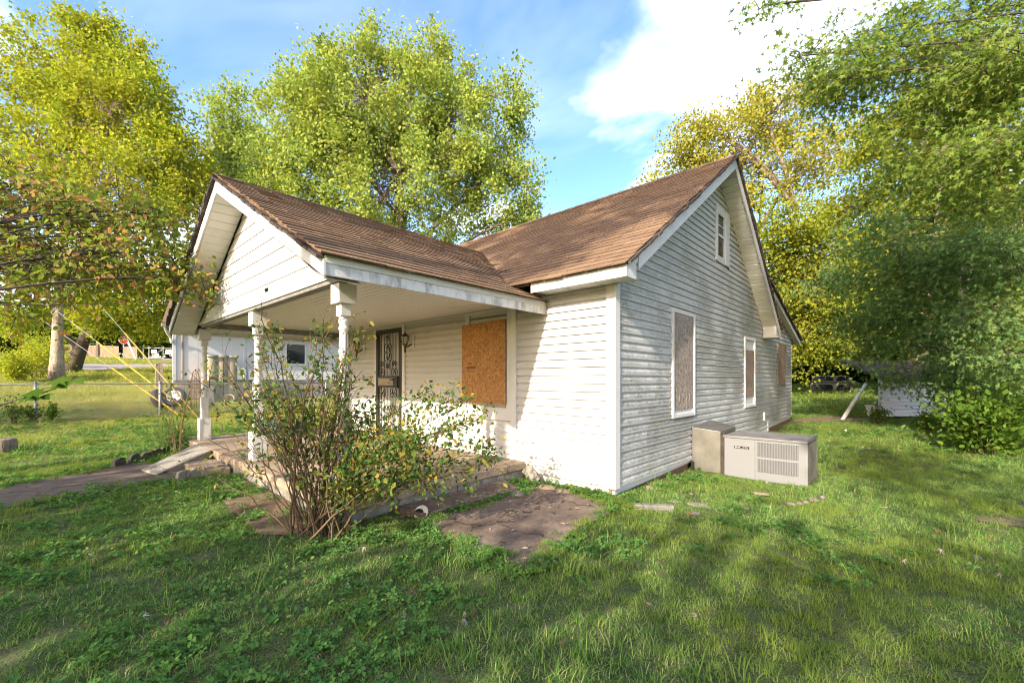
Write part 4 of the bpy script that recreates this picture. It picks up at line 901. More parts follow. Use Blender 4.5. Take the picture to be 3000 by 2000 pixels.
# tyres
def tyre(c, r, w, axis, rim, label):
    axis = np.array(axis, float); axis /= np.linalg.norm(axis); u = np.cross(axis, [0, 0, 1]); u /= np.linalg.norm(u); v = np.cross(axis, u); c = np.array(c)
    t = thing('wheel' if rim else 'tyre', c - [0, 0, r], label, 'wheel' if rim else 'tyre', 'old tyres by the fence')
    prof = [(.62, -.42), (.70, -.5), (.92, -.46), (1.0, -.3), (1.0, 0), (1.0, .3), (.92, .46), (.70, .5), (.62, .42), (.60, 0)]
    n = 36; vs = []; fs = []
    for k in range(n):
        an = 2 * math.pi * k / n; e = math.cos(an) * u + math.sin(an) * v
        for a_, b_ in prof:
            tr = .985 if (k % 2 and a_ > .95) else 1.0; vs.append(c + e * r * a_ * tr + axis * w * b_)
    m = len(prof)
    for k in range(n):
        for i in range(m): fs.append((k * m + i, k * m + (i + 1) % m, ((k + 1) % n) * m + (i + 1) % m, ((k + 1) % n) * m + i))
    MB().add(vs, fs).build('tyre' if rim else 'carcass', M['rubber'], t, True)
    if rim:
        q = MB(); f = c + axis * w * .30
        q.prism([f + r * .2 * (math.cos(t_) * u + math.sin(t_) * v) for t_ in np.linspace(0, 2 * math.pi, 17)[:-1]], axis * .03)
        for k in range(5):
            an = 2 * math.pi * k / 5; e = math.cos(an) * u + math.sin(an) * v; s_ = -math.sin(an) * u + math.cos(an) * v
            q.prism([f + e * r * .15 + s_ * r * .13, f + e * r * .15 - s_ * r * .13, f + e * r * .62 - s_ * r * .19, f + e * r * .62 + s_ * r * .19], axis * .022)
        q.build('rim_spokes', M['rim'], t)
        MB().tube([f + r * .6 * (math.cos(t_) * u + math.sin(t_) * v) for t_ in np.linspace(0, 2 * math.pi, 33)], .03, 6, False).build('rim', M['rim'], t, True)
        MB().prism([f - axis * .06 + r * .6 * (math.cos(t_) * u + math.sin(t_) * v) for t_ in np.linspace(0, 2 * math.pi, 25)[:-1]], axis * .01).build('brake_side', M['label_black'], t)
p = at(511, 1162, 15.6); tyre(p, .36, .24, (.80, -.35, .42), True, 'leaning wheel with white five spoke rim by the fence')
p = at(466, 1167, 15.4); tyre(p, .34, .22, (.55, .75, .30), False, 'bare black tyre leaning against the wheel, tread showing')
# tall plastic storage cabinet
cb = G(646, 1180); cb[0] = -18.8; cb[1] = onX(646, 1180, -18.8)[1]; cz = float(ground(cb[0], cb[1]))
cab = thing('storage_cabinet', (cb[0], cb[1], cz), 'tall beige plastic storage cabinet against the neighbour wall', 'cabinet')
ct = onX(646, 1046, -18.4)[2]; wv_ = .52; lob = []
for s_ in np.linspace(-1, 1, 41): lob.append((cb[0] + .37 + .06 * abs(math.cos(s_ * 1.5 * math.pi)) ** .6, cb[1] + s_ * wv_, cz))
MB().prism([(cb[0] - .3, cb[1] - wv_, cz), *lob, (cb[0] - .3, cb[1] + wv_, cz)], (0, 0, ct - cz)).build('body', M['cabinet'], cab)
MB().box(cb[0] + .44, cb[0] + .455, cb[1] - .008, cb[1] + .008, cz + .05, ct).build('door_seam', M['label_black'], cab)
MB().prism([(x + .06 if x > cb[0] else x, cb[1] + (y - cb[1]) * 1.08, ct) for x, y, z in [(cb[0] - .3, cb[1] - wv_, 0), *lob, (cb[0] - .3, cb[1] + wv_, 0)]], (0, 0, .08)).build('lid', M['cabinet_lid'], cab)
mk = MB()
for i in range(9): mk.box(cb[0] + .445, cb[0] + .452, cb[1] + .0 + i * .025, cb[1] + .016 + i * .025, ct - 1.0, ct - .965)
mk.build('faded_lettering', M['label_black'], cab)
q = onX(612, 1150, -18.1); qz = float(ground(-18.1, q[1])); pb = MB().box(-18.45, -18.05, q[1] - .17, q[1] + .17, qz - .05, qz + .84).box(-18.5, -18.0, q[1] - .22, q[1] + .22, qz + .84, qz + .92).build('concrete_pier', M['block_grey'], bevel=.015)
tag(pb, 'square pale concrete pier in front of the storage cabinet', 'pier')
# plant cage
q = G(573, 1196); cg = MB()
for k in range(6):
    an = math.pi * k / 3; e = np.array([math.cos(an), math.sin(an), 0]); cg.tube([q + e * .16, q + e * .15 + [0, 0, 1.0], q + e * .08 + [0, 0, 1.35], q + [0, 0, 1.45]], .008, 4)
for z in (.35, .75, 1.1): cg.tube([q + np.array([.155 * math.cos(t), .155 * math.sin(t), z]) for t in np.linspace(0, 2 * math.pi, 13)], .007, 4, False)
tag(cg.build('plant_cage', M['rust']), 'narrow rusty wire plant cage beside the left porch post', 'plant cage')
# clay pots lying in a row
def pot(px, py, r, l, ax, mat, lb):
    q = G(px, py) + np.array([0, 0, r * .9]); ax = np.array(ax, float); ax /= np.linalg.norm(ax); t = thing('flower_pot', q - [0, 0, r * .9], lb, 'flower pot', 'flower pots lying by the foundation')
    u = np.cross(ax, [0, 0, 1]); u /= np.linalg.norm(u); v = np.cross(ax, u); prof = [(.62, -l), (.95, 0), (1.05, 0), (1.05, .05), (.86, .05), (.55, -l * .9)]
    vs = []; n = 18
    for k in range(n): an = 2 * math.pi * k / n; e = math.cos(an) * u + math.sin(an) * v; vs += [q + e * r * a_ + ax * b_ for a_, b_ in prof]
    m = len(prof); MB().add(vs, [(k * m + i, k * m + i + 1, ((k + 1) % n) * m + i + 1, ((k + 1) % n) * m + i) for k in range(n) for i in range(m - 1)]).build('shell', M[mat], t, True)
pot(672, 1180, .19, .3, (.9, -.4, .25), 'pot_pale', 'leftmost pale clay pot lying on its side by the block wall')
pot(696, 1176, .20, .3, (.9, -.4, .35), 'terracotta', 'middle orange clay pot tipped beside the red plastic pot')
pot(722, 1181, .17, .3, (.9, -.4, .2), 'pot_pale', 'rightmost dull clay pot lying near the middle porch post')
pot(684, 1164, .13, .2, (.5, -.2, .9), 'plastic_red', 'small red plastic pot behind the clay pots')
q = G(738, 1172); tag(MB().box(q[0] - .15, q[0] + .15, q[1] - .22, q[1] + .22, q[2] - .02, q[2] + .14).box(q[0] - .1, q[0] + .1, q[1] - .08, q[1] + .1, q[2] + .14, q[2] + .3).build('brick_pile', M['terracotta'], bevel=.01), 'small pile of tan bricks by the neighbour wall', 'bricks')
q = at(790, 1236, 9.0); tag(MB().box(q[0] - .35, q[0] + .35, q[1] - .2, q[1] + .2, .0, .55).build('plastic_tub', M['bluegrey'], bevel=.05), 'blue grey plastic tub behind the rose bush, left of the porch', 'tub')
q = G(4, 1322); stp = thing('tree_stump', q, 'short brown log stump at the left picture edge', 'stump')
MB().lathe([(.24, -.05), (.21, .05), (.20, .22), (.17, .235)], q, 16).build('log', M['bark'], stp, True)
# road, sign and far things
rw = [(-33, -60), (-34, -6), (-46, -2), (-60, 12), (-110, 30), (-110, 40), (-66, 22), (-52, 6), (-44, -5.2), (-42, -60)]
sheet('road', [(-33.0, -70), (-33.2, -14), (-33.8, -6.4), (-36.5, -4.8), (-47, 3.2), (-62, 9), (-95, 16), (-95, 21), (-60, 14), (-52, 8.0), (-46.2, -4.9), (-44.5, -14), (-44, -70)], M['road'], .03, n=10)
q = at(362, 1052, 46); q[2] = ground(q[0], q[1]); sc_ = at(362, 996, 46)
sg_ = thing('stop_sign', q, 'red octagonal stop sign on a thin post at the far road corner', 'stop sign')
MB().tube([q - [0, 0, .2], [q[0], q[1], sc_[2] + .95]], .05, 8).build('post', M['fence_metal'], sg_)
nrm = (CAM - sc_) * [1, 1, 0]; nrm /= np.linalg.norm(nrm); sx = np.cross([0, 0, 1.0], nrm)
def octo(r, d0, d1, mat, nm_): return MB().prism([sc_ + nrm * d0 + r * (math.cos(math.pi / 8 + k * math.pi / 4) * sx + math.sin(math.pi / 8 + k * math.pi / 4) * UP) for k in range(8)], nrm * (d1 - d0)).build(nm_, M[mat], sg_)
octo(.43, .055, .065, 'sign_white', 'octagon_border'); octo(.39, .066, .07, 'sign_red', 'octagon_face')
text_mesh('lettering', 'STOP', .34, frameM(sc_ + nrm * .074, sx, (0, 0, 1)), M['sign_white'], sg_, .003)
MB().obox([q[0], q[1], sc_[2] + .75], sx * .45, nrm * .015, (0, 0, .11)).build('street_name_plate', M['sign_green'], sg_)
MB().obox([q[0], q[1], sc_[2] + .98], nrm * .45, sx * .015, (0, 0, .11)).build('street_name_plate', M['sign_green'], sg_)
def farfence(pts, d, h, mat, name, label, cat):
    A_, B_ = at(pts[0][0], pts[0][1], d), at(pts[1][0], pts[1][1], d); A_[2] = ground(A_[0], A_[1]); B_[2] = ground(B_[0], B_[1])
    t = thing(name, A_, label, cat); return t, A_, B_
t, A_, B_ = farfence(((120, 1040), (348, 1040)), 54, 1.2, 'wood_brown', 'wooden_fence', 'long brown board fence far across the road', 'fence')
nb_ = 60
for i in range(nb_):
    a_ = A_ + (B_ - A_) * i / nb_; b2 = A_ + (B_ - A_) * (i + .94) / nb_; h = 1.45 + rnd.uniform(-.04, .04)
    MB().add([a_, b2, b2 + [0, 0, h], a_ + [0, 0, h]], [(0, 1, 2, 3)]).build('board', M['wood_brown'], t)
MB().obox((A_ + B_) / 2 + [0, 0, 1.5], (B_ - A_) / 2, (.05, 0, 0), (0, 0, .05)).build('rail', M['wood_bare'], t)
q = A_ + (B_ - A_) * .72; MB().box(q[0] + .1, q[0] + .3, q[1] - .1, q[1] + .1, q[2], q[2] + 1.9).build('post', M['wood_bare'], t)
t, A_, B_ = farfence(((362, 1048), (402, 1048)), 52, 1.5, 'wood_brown', 'wooden_gate', 'brown plank gate behind the stop sign post', 'gate')
for i in range(9):
    a_ = A_ + (B_ - A_) * i / 9; b2 = A_ + (B_ - A_) * (i + .93) / 9; MB().add([a_, b2, b2 + [0, 0, 1.5], a_ + [0, 0, 1.5]], [(0, 1, 2, 3)]).build('board', M['wood_brown'], t)
t, A_, B_ = farfence(((420, 1050), (560, 1050)), 50, 1.4, 'fence_metal', 'metal_gate', 'far galvanised pipe gate left of the neighbour house', 'gate')
for z in (.15, 1.35): MB().tube([A_ + [0, 0, z], B_ + [0, 0, z]], .045, 6).build('rail', M['fence_metal'], t)
for k in (0, .12, .42, .8): q = A_ + (B_ - A_) * k; MB().tube([q, q + [0, 0, 1.6]], .05, 6).build('post', M['fence_metal'], t)
for k in (.22, .52, .62): q = A_ + (B_ - A_) * k; MB().obox(q + RT * 0 + [0, 0, .95], RT * .3, FW * .01, (0, 0, .22)).build('notice', M['sign_white'], t)
MB().tube([A_ + (B_ - A_) * .12 + [0, 0, .15], A_ + (B_ - A_) * .42 + [0, 0, 1.35]], .03, 5).build('brace', M['fence_metal'], t)
q = at(398, 1050, 50); q[2] = ground(q[0], q[1]); tag(MB().tube([q, q + RT * -.9 + [0, 0, 2.0]], .09, 8).build('leaning_post', M['sign_white']), 'leaning white post near the far stop sign', 'post')

# ------------------------------------------------------------------ foliage builders
KITE = (np.array([(0, 0, 0), (.45, .34, .05), (1, 0, -.08), (.45, -.34, .05)]), [(0, 1, 2, 3)])
OVAL = (np.array([(0, 0, 0), (.25, .24, .05), (.62, .25, .04), (1, 0, -.07), (.62, -.25, .04), (.25, -.24, .05), (.5, 0, -.02)]), [(0, 6, 2, 1), (6, 3, 2), (0, 5, 4, 6), (6, 4, 3)])
LOBED = (np.array([(0, 0, 0), (.12, .20, .02), (-.04, .46, -.05), (.30, .26, .03), (.46, .62, -.07), (.56, .22, .02), (1.0, 0, -.10), (.56, -.22, .02), (.46, -.62, -.07), (.30, -.26, .03), (-.04, -.46, -.05), (.12, -.20, .02)]),
         [(0, 1, 2, 3), (0, 3, 4, 5), (0, 5, 6, 7), (0, 7, 8, 9), (0, 9, 10, 11)])
STAR = (np.array([(0, 0, 0), (.18, .05, .02), (.14, .26, -.10), (.34, .08, .02), (.62, .36, -.16), (.62, .07, .01), (1.15, 0, -.22), (.62, -.07, .01), (.62, -.36, -.16), (.34, -.08, .02), (.14, -.26, -.10), (.18, -.05, .02)]), LOBED[1])
ROUND = (np.array([(0, 0, 0)] + [(.5 + .5 * math.cos(t), .5 * math.sin(t), .03) for t in np.linspace(0, 2 * math.pi, 8)[:-1]]), [tuple(range(1, 8))])
def leaves_mesh(name, P, size, D, Nn, tmpl, mat, parent=None):
    T, F = tmpl; n = len(P); k = len(T)
    D = D / (np.linalg.norm(D, axis=1)[:, None] + 1e-9); Nn = Nn - D * np.sum(Nn * D, 1)[:, None]; Nn = Nn / (np.linalg.norm(Nn, axis=1)[:, None] + 1e-9); B = np.cross(Nn, D)
    V = P[:, None, :] + size[:, None, None] * (T[None, :, 0:1] * D[:, None] + T[None, :, 1:2] * B[:, None] + T[None, :, 2:3] * Nn[:, None])
    V = V.reshape(-1, 3) - np.array(root_loc(parent)); lens = np.array([len(f) for f in F]); flat = np.concatenate([np.array(f) for f in F])
    me = bpy.data.meshes.new(name); me.vertices.add(n * k); me.vertices.foreach_set('co', V.astype(np.float32).ravel())
    loops = (flat[None] + (np.arange(n) * k)[:, None]).ravel(); me.loops.add(len(loops)); me.loops.foreach_set('vertex_index', loops.astype(np.int32))
    L_ = np.tile(lens, n); me.polygons.add(len(L_)); st = np.concatenate([[0], np.cumsum(L_)[:-1]]); me.polygons.foreach_set('loop_start', st.astype(np.int32))
    try: me.polygons.foreach_set('loop_total', L_.astype(np.int32))
    except Exception: pass
    me.update(calc_edges=True); me.validate(); me.materials.append(mat)
    o = bpy.data.objects.new(name, me); col.objects.link(o)
    if parent is not None: o.parent = parent
    return o
def bez(a, b, c, n): t = np.linspace(0, 1, n)[:, None]; return (1 - t) ** 2 * a + 2 * t * (1 - t) * b + t ** 2 * c
def tree(name, base, label, lobes, leaf, mat, bark='bark', trunk_r=.3, trunk_top=None, leaf_size=.15, per=120, clump=.6, tmpl=KITE, seed=0, up_bias=.6, vert=.75, group=None, droop=0.0, stems=1, cat='tree', limb_r=.10, spread=1.0, thin=.028):
    """lobes: (px, py, depth, half-width px, half-height px, number of clumps) placed in the world around the tree"""
    gen = np.random.default_rng(seed); base = np.array(base, float)
    t = thing(name, base, label, cat, group)
    W = MB(); LP, LD, LN, LS = [], [], [], []
    cs = [at(l[0], l[1], l[2]) for l in lobes]; ctr = np.mean(cs, axis=0)
    if trunk_top is None: trunk_top = np.array([ctr[0], ctr[1], base[2] + (max(c[2] for c in cs) - base[2]) * .8])
    trunks = []
    for s in range(stems):
        off = np.array([gen.normal() * .3, gen.normal() * .3, 0]) * (s > 0); tp = trunk_top + np.array([gen.normal() * 1.2, gen.normal() * 1.2, -gen.uniform(0, 3)]) * (s > 0)
        mid = base + (tp - base) * .5 + np.array([gen.normal() * .25, gen.normal() * .25, 0]); path = bez(base + off - [0, 0, .2], mid, tp, 12); r0 = trunk_r * (1 if s == 0 else .6)
        rr = [r0 * (1.35 if i == 0 else 1.12 if i == 1 else 1) * (1 - .88 * i / 11) + .01 for i in range(12)]; W.tube(path, rr, 10); trunks.append(path)
    for l, c in zip(lobes, cs):
        d = l[2]; rx = l[3] * d / FPX; rz = l[4] * d / FPX; ry = min(max(rx, rz) * .85, 4.5) * spread
        tr = trunks[gen.integers(len(trunks))]; zt_ = c[2] - rz * .6 - np.linalg.norm((c - ctr)[:2]) * .45
        k = int(np.clip(np.argmin(abs(tr[:, 2] - zt_)), 2, 10)); a0 = tr[k]; e = c + np.array([0, 0, rz * .3])
        limb = bez(a0, a0 + (e - a0) * .45 + np.array([0, 0, abs(e[2] - a0[2]) * .25 + .2]), e, 9); W.tube(limb, [limb_r * (1 - .8 * i / 8) + .008 for i in range(9)], 6)
        for q in range(l[5]):
            v = gen.normal(size=3); v /= np.linalg.norm(v); rr = gen.uniform(.18, 1.0) ** .55
            if gen.random() < .10: rr *= 1.15
            p = c + RT * v[0] * rx * rr + FW * v[1] * ry * rr + UP * v[2] * rz * rr
            if p[2] < base[2] + .3: continue
            a_ = limb[gen.integers(3, 9)]; m_ = (a_ + p) / 2 + gen.normal(size=3) * .12 * np.linalg.norm(p - a_) + np.array([0, 0, .10 * np.linalg.norm(p - a_)])
            br = bez(a_, m_, p, 5); W.tube(br, [thin, thin * .75, thin * .5, thin * .35, .005], 4, False)
            n = int(per * gen.uniform(.5, 1.4)); s_ = clump * gen.uniform(.7, 1.25)
            out = (p - c) / (np.linalg.norm(p - c) + 1e-6); ax = out * .6 + UP * (.5 - droop) + gen.normal(size=3) * .35; ax /= np.linalg.norm(ax)
            o_ = gen.normal(size=(n, 3)) * s_ * np.array([.62, .62, .62 * vert]); al = gen.normal(size=n) * s_ * .55
            pts = p + o_ + al[:, None] * ax[None]
            LP.append(pts); LD.append(gen.normal(size=(n, 3)) * .8 + out * .5 + np.array([0, 0, -.25 - droop])); nn = gen.normal(size=(n, 3)) * .75; nn[:, 2] += up_bias; LN.append(nn - SUNV * .3)
            LS.append(leaf_size * gen.uniform(.65, 1.25, n))
            # twigs inside the clump
            for _ in range(2):
                j = gen.integers(n); W.tube([p, pts[j]], [.008, .003], 3, False)
    W.build('trunk', M[bark], t, True)
    leaves_mesh('crown', np.concatenate(LP), np.concatenate(LS), np.concatenate(LD), np.concatenate(LN), tmpl, M[mat], t)
    return t
SUNV = np.array(SUN)
def gb(x, y): return np.array([x, y, float(ground(x, y))])

# large maple behind the house
p = at(1185, 900, 25); tree('maple_tree', gb(p[0], p[1]), 'tall rounded yellow green maple rising behind the house roof', [
    (1085, 330, 25, 240, 210, 140), (905, 430, 25, 170, 180, 95), (1330, 390, 25, 190, 210, 110), (1180, 560, 24.5, 330, 190, 150), (1470, 560, 25, 120, 150, 45), (790, 560, 25, 80, 130, 30),
    (1080, 150, 25, 50, 75, 14), (1190, 165, 25, 42, 75, 12), (1275, 170, 25, 50, 75, 14), (960, 215, 25, 65, 70, 16), (1500, 300, 25, 50, 110, 14), (860, 270, 25, 60, 70, 12), (1560, 640, 25, 50, 60, 10), (1000, 690, 24, 280, 110, 50)],
    None, 'leaf_maple_mid', 'bark', .38, leaf_size=.20, per=135, clump=.52, seed=11, stems=4, limb_r=.12, vert=1.0)
# pair of maples in the left yard
p = G(166, 1114); tree('maple_tree', p, 'big yellow maple with pale trunk on the left beyond the fence', [
    (200, 235, 24, 195, 155, 110), (370, 340, 23, 180, 160, 90), (520, 490, 23, 115, 140, 46), (110, 450, 23, 200, 200, 95), (350, 560, 22, 230, 170, 80), (590, 650, 23, 80, 150, 30), (60, 760, 22, 90, 90, 20), (270, 95, 24, 80, 50, 20), (400, 165, 24, 45, 40, 8)],
    None, 'leaf_maple', 'bark_pale', .27, at(195, 480, 23.3), leaf_size=.19, per=130, clump=.52, seed=12, limb_r=.14)
p = G(203, 1089); tree('maple_tree', p, 'dark trunked green tree behind the pale trunk, branches reaching over the road', [
    (360, 820, 28, 200, 110, 60), (520, 860, 28, 130, 90, 40), (420, 935, 27.5, 170, 45, 40), (300, 900, 28, 90, 80, 25), (600, 800, 28, 80, 100, 20), (60, 930, 27, 80, 50, 18)],
    None, 'leaf_maple', 'bark_dark', .40, at(330, 700, 28.5), leaf_size=.22, per=110, clump=.62, seed=13, limb_r=.2)
p = at(690, 1000, 32); tree('maple_tree', gb(p[0], p[1]), 'narrow green tree between the yellow maple and the tall maple behind the house', [(680, 340, 32, 65, 100, 30), (705, 470, 32, 80, 110, 36), (660, 560, 32, 80, 120, 30)], None, 'leaf_maple_mid', 'bark', .3, leaf_size=.24, per=130, clump=.75, seed=14)
# gold tree and leafy trees right of the gable
p = at(2200, 1000, 22); tree('locust_tree', gb(p[0], p[1]), 'open golden tree with bare limbs showing above the gable', [
    (2110, 430, 22, 130, 110, 48), (2290, 350, 22, 120, 100, 42), (1985, 480, 22, 80, 70, 16), (2420, 470, 22, 130, 120, 36), (2230, 520, 22, 170, 90, 36), (1930, 560, 22, 50, 35, 6), (2360, 250, 22, 50, 50, 8), (2190, 290, 22, 40, 40, 6), (2020, 370, 22, 40, 40, 6), (2130, 600, 22, 60, 40, 6)],
    None, 'leaf_gold', 'bark', .30, leaf_size=.17, per=95, clump=.52, seed=15, stems=3, limb_r=.11)
p = at(2290, 1080, 18.5); tree('walnut_tree', gb(p[0], p[1]), 'yellow green vine covered tree directly behind the gable end', [
    (2290, 700, 17, 85, 110, 34), (2400, 800, 17, 130, 190, 70), (2340, 980, 17.5, 90, 110, 36), (2500, 650, 17, 110, 140, 38), (2560, 860, 17, 100, 140, 36), (2450, 1000, 17, 90, 70, 24), (2300, 850, 18, 70, 110, 26)],
    None, 'leaf_gold2', 'bark', .14, leaf_size=.14, per=140, clump=.5, seed=16, stems=2, limb_r=.08)
p = at(2700, 1080, 15); tree('walnut_tree', gb(p[0], p[1]), 'leafy yellow green tree filling the right side behind the shed', [
    (2620, 420, 15, 110, 120, 30), (2760, 560, 15, 150, 150, 50), (2900, 450, 15, 150, 180, 50), (2650, 720, 15, 130, 130, 40), (2850, 760, 15, 170, 150, 50), (2980, 700, 14, 100, 200, 34), (2760, 930, 15, 170, 110, 40), (2960, 980, 13, 130, 130, 30), (2800, 280, 16, 130, 120, 30), (2960, 200, 16, 120, 140, 30)],
    None, 'leaf_gold2', 'bark', .25, leaf_size=.13, per=150, clump=.48, seed=26, stems=3, limb_r=.08)
# silver maple overhanging from the right
sm_l = [(2850, 60, 6.2, 230, 80, 34), (2640, 170, 6.0, 170, 50, 26), (2480, 240, 5.9, 120, 40, 18), (2920, 220, 5.6, 170, 70, 26), (2780, 330, 6.0, 170, 60, 26), (2930, 450, 5.4, 150, 80, 26), (2700, 520, 6.6, 160, 60, 22), (2350, 170, 5.9, 60, 22, 4), (2560, 110, 6.2, 90, 40, 7), (2880, 600, 6.6, 170, 70, 16), (2250, 20, 5.8, 40, 16, 2)]
tree('silver_maple', gb(7.8, 6.6), 'silver maple with pointed leaves hanging in from the upper right', sm_l, None, 'leaf_silver', 'bark_dark', .32, np.array([7.2, 6.0, 6.0]), leaf_size=.098, per=70, clump=.34, tmpl=STAR, seed=17, limb_r=.010, droop=.35, up_bias=.3, spread=.9, thin=.005, vert=.45)
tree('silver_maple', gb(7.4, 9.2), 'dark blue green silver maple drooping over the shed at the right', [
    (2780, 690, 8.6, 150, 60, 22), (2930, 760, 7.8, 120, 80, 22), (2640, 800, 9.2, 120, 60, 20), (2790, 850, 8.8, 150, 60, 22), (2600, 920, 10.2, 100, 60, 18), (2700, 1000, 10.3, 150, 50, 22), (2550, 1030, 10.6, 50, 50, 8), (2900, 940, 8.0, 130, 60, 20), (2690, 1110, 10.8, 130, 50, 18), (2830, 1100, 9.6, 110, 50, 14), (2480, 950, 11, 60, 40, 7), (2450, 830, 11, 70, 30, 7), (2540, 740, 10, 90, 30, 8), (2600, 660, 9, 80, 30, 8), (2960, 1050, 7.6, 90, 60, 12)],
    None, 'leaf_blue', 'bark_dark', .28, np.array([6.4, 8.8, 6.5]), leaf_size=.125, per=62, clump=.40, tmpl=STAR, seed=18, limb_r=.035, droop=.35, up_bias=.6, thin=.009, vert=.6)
# dogwood reaching in from the left, near
tree('dogwood_tree', gb(-6.2, -7.6), 'reddening dogwood reaching in low from the left edge', [
    (120, 560, 6.6, 150, 70, 26), (60, 720, 6.4, 110, 110, 26), (290, 640, 6.6, 170, 70, 32), (430, 760, 6.7, 140, 70, 24), (230, 800, 6.5, 180, 90, 32), (560, 830, 6.8, 80, 50, 9), (60, 900, 6.3, 90, 40, 9), (480, 640, 7, 80, 50, 9)],
    None, 'leaf_dog', 'bark_dark', .13, np.array([-5.9, -6.8, 1.7]), leaf_size=.095, per=42, clump=.32, tmpl=OVAL, seed=19, limb_r=.016, droop=.1, thin=.007)

# far woods (read as one mass)
def woods(name, bands, mat, leaf_size, seed, label):
    gen = np.random.default_rng(seed); LP, LS, LD, LN = [], [], [], []
    for (px0, px1, d0, d1, h0, h1, n) in bands:
        for _ in range(n):
            d = gen.uniform(d0, d1); px = gen.uniform(px0, px1); q = at(px, 1000, d); zg = float(ground(q[0], q[1])); h = gen.uniform(h0, h1)
            m = 420; r = h * .26; c = np.array([q[0], q[1], zg + h * .55]); v = gen.normal(size=(m, 3)); v /= np.linalg.norm(v, axis=1)[:, None]; rr = gen.uniform(.3, 1, m) ** .5
            blob = 1 + .25 * np.sin(v[:, 0] * 5 + px) * np.sin(v[:, 2] * 6)
            P = c + v * (rr * blob)[:, None] * np.array([r, r, h * .48]); LP.append(P); LD.append(gen.normal(size=(m, 3))); nn = gen.normal(size=(m, 3)) * .7; nn[:, 2] += .5; LN.append(nn); LS.append(leaf_size * gen.uniform(.6, 1.3, m))
    o = leaves_mesh(name, np.concatenate(LP), np.concatenate(LS), np.concatenate(LD), np.concatenate(LN), KITE, M[mat]); return tag(o, label, 'woods', kind='stuff')
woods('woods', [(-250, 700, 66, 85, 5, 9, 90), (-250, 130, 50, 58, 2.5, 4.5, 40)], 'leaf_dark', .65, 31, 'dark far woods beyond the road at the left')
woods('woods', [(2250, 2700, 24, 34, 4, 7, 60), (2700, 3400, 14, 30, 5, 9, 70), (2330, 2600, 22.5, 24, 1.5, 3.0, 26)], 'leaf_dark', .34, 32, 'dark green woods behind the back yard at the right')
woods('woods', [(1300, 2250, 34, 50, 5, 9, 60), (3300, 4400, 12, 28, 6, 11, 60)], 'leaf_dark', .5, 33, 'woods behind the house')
# yellow-green bushes by the pale trunk and weedy shrubs at the right
def bush(name, c, r, n, mat, size, label, seed, tmpl=KITE, stems=14, cat='shrub', flat=.8, group=None, up=.6):
    gen = np.random.default_rng(seed); c = np.array(c, float); t = thing(name, c, label, cat, group); W = MB(); P = []; D = []
    for k in range(stems):
        an = gen.uniform(0, 2 * math.pi); rr = r * gen.uniform(.2, 1.0); h = r * flat * gen.uniform(.9, 2.0) * (1.15 - .4 * rr / r)
        e = c + np.array([math.cos(an) * rr, math.sin(an) * rr, h]); path = bez(c + np.array([math.cos(an), math.sin(an), 0]) * .15 * r, c + np.array([math.cos(an) * rr * .4, math.sin(an) * rr * .4, h * .7]), e, 7); W.tube(path, np.linspace(.004 + .006 * min(r, 1.3), .003, 7).tolist(), 4, False)
        m = n // stems; q = path[gen.integers(2, 7, m)] + gen.normal(size=(m, 3)) * r * .22; q[:, 2] = np.maximum(q[:, 2], c[2] + .02); P.append(q); D.append(gen.normal(size=(m, 3)) + (e - c) / r)
    W.build('stems', M['cane'], t); P = np.concatenate(P); nn = gen.normal(size=(len(P), 3)) * .7; nn[:, 2] += up
    leaves_mesh('leaves', P, size * gen.uniform(.6, 1.3, len(P)), np.concatenate(D), nn, tmpl, M[mat], t); return t
for i, (px, py, r, lb) in enumerate(((110, 1108, 1.3, 'sunny yellow green bush left of the pale maple trunk'), (45, 1118, .8, 'low yellow green weeds by the road at the left edge'), (130, 1075, 1.5, 'tall pale green bush behind the maple trunk'))):
    q = G(px, py); bush('roadside_bush', q, r, 2600, 'leaf_maple', .12, lb, 50 + i)
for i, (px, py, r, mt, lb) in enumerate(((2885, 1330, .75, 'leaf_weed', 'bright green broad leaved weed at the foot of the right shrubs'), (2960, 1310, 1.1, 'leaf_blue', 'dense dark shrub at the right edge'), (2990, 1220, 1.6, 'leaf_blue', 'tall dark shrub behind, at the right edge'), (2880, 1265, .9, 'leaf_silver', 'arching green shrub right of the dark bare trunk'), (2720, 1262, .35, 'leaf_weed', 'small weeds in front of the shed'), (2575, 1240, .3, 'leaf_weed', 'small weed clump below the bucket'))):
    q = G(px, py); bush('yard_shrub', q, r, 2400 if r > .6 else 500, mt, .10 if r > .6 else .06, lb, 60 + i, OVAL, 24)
q = G(610, 1316); bush('grass_clump', gb(-7.75, -2.95), .38, 900, 'leaf_blue', .16, 'dark leafy clump growing at the foot of the left porch post', 70, (np.array([(0, 0, 0), (.5, .035, .05), (1, 0, -.12), (.5, -.035, .05)]), [(0, 1, 2, 3)]), 30)
q = gb(-7.35, -2.95); sr = bush('young_rose', q, .35, 160, 'leaf_rose', .055, 'thin climbing rose canes with red blooms beside the left porch post', 71, OVAL, 9, flat=2.2)
def bloom(c, r, parent, seed):
    gen = np.random.default_rng(seed); mb = MB()
    for k in range(11):
        an = k * 2.4; e = np.array([math.cos(an), math.sin(an), 0]); rr = r * (.35 + .65 * k / 11); u = e; v = np.cross(u, UP); h = r * (.9 - .7 * k / 11); b0 = np.array(c)
        mb.add([b0, b0 + u * rr * .6 + v * rr * .45 + UP * h * .6, b0 + u * rr + UP * h, b0 + u * rr * .6 - v * rr * .45 + UP * h * .6], [(0, 1, 2, 3)])
    return mb.build('flower', M['petal'], parent)
for i, (px, py) in enumerate(((634, 1203), (641, 1219), (637, 1223))): bloom(at(px, py, 8.6), .05, sr, i)
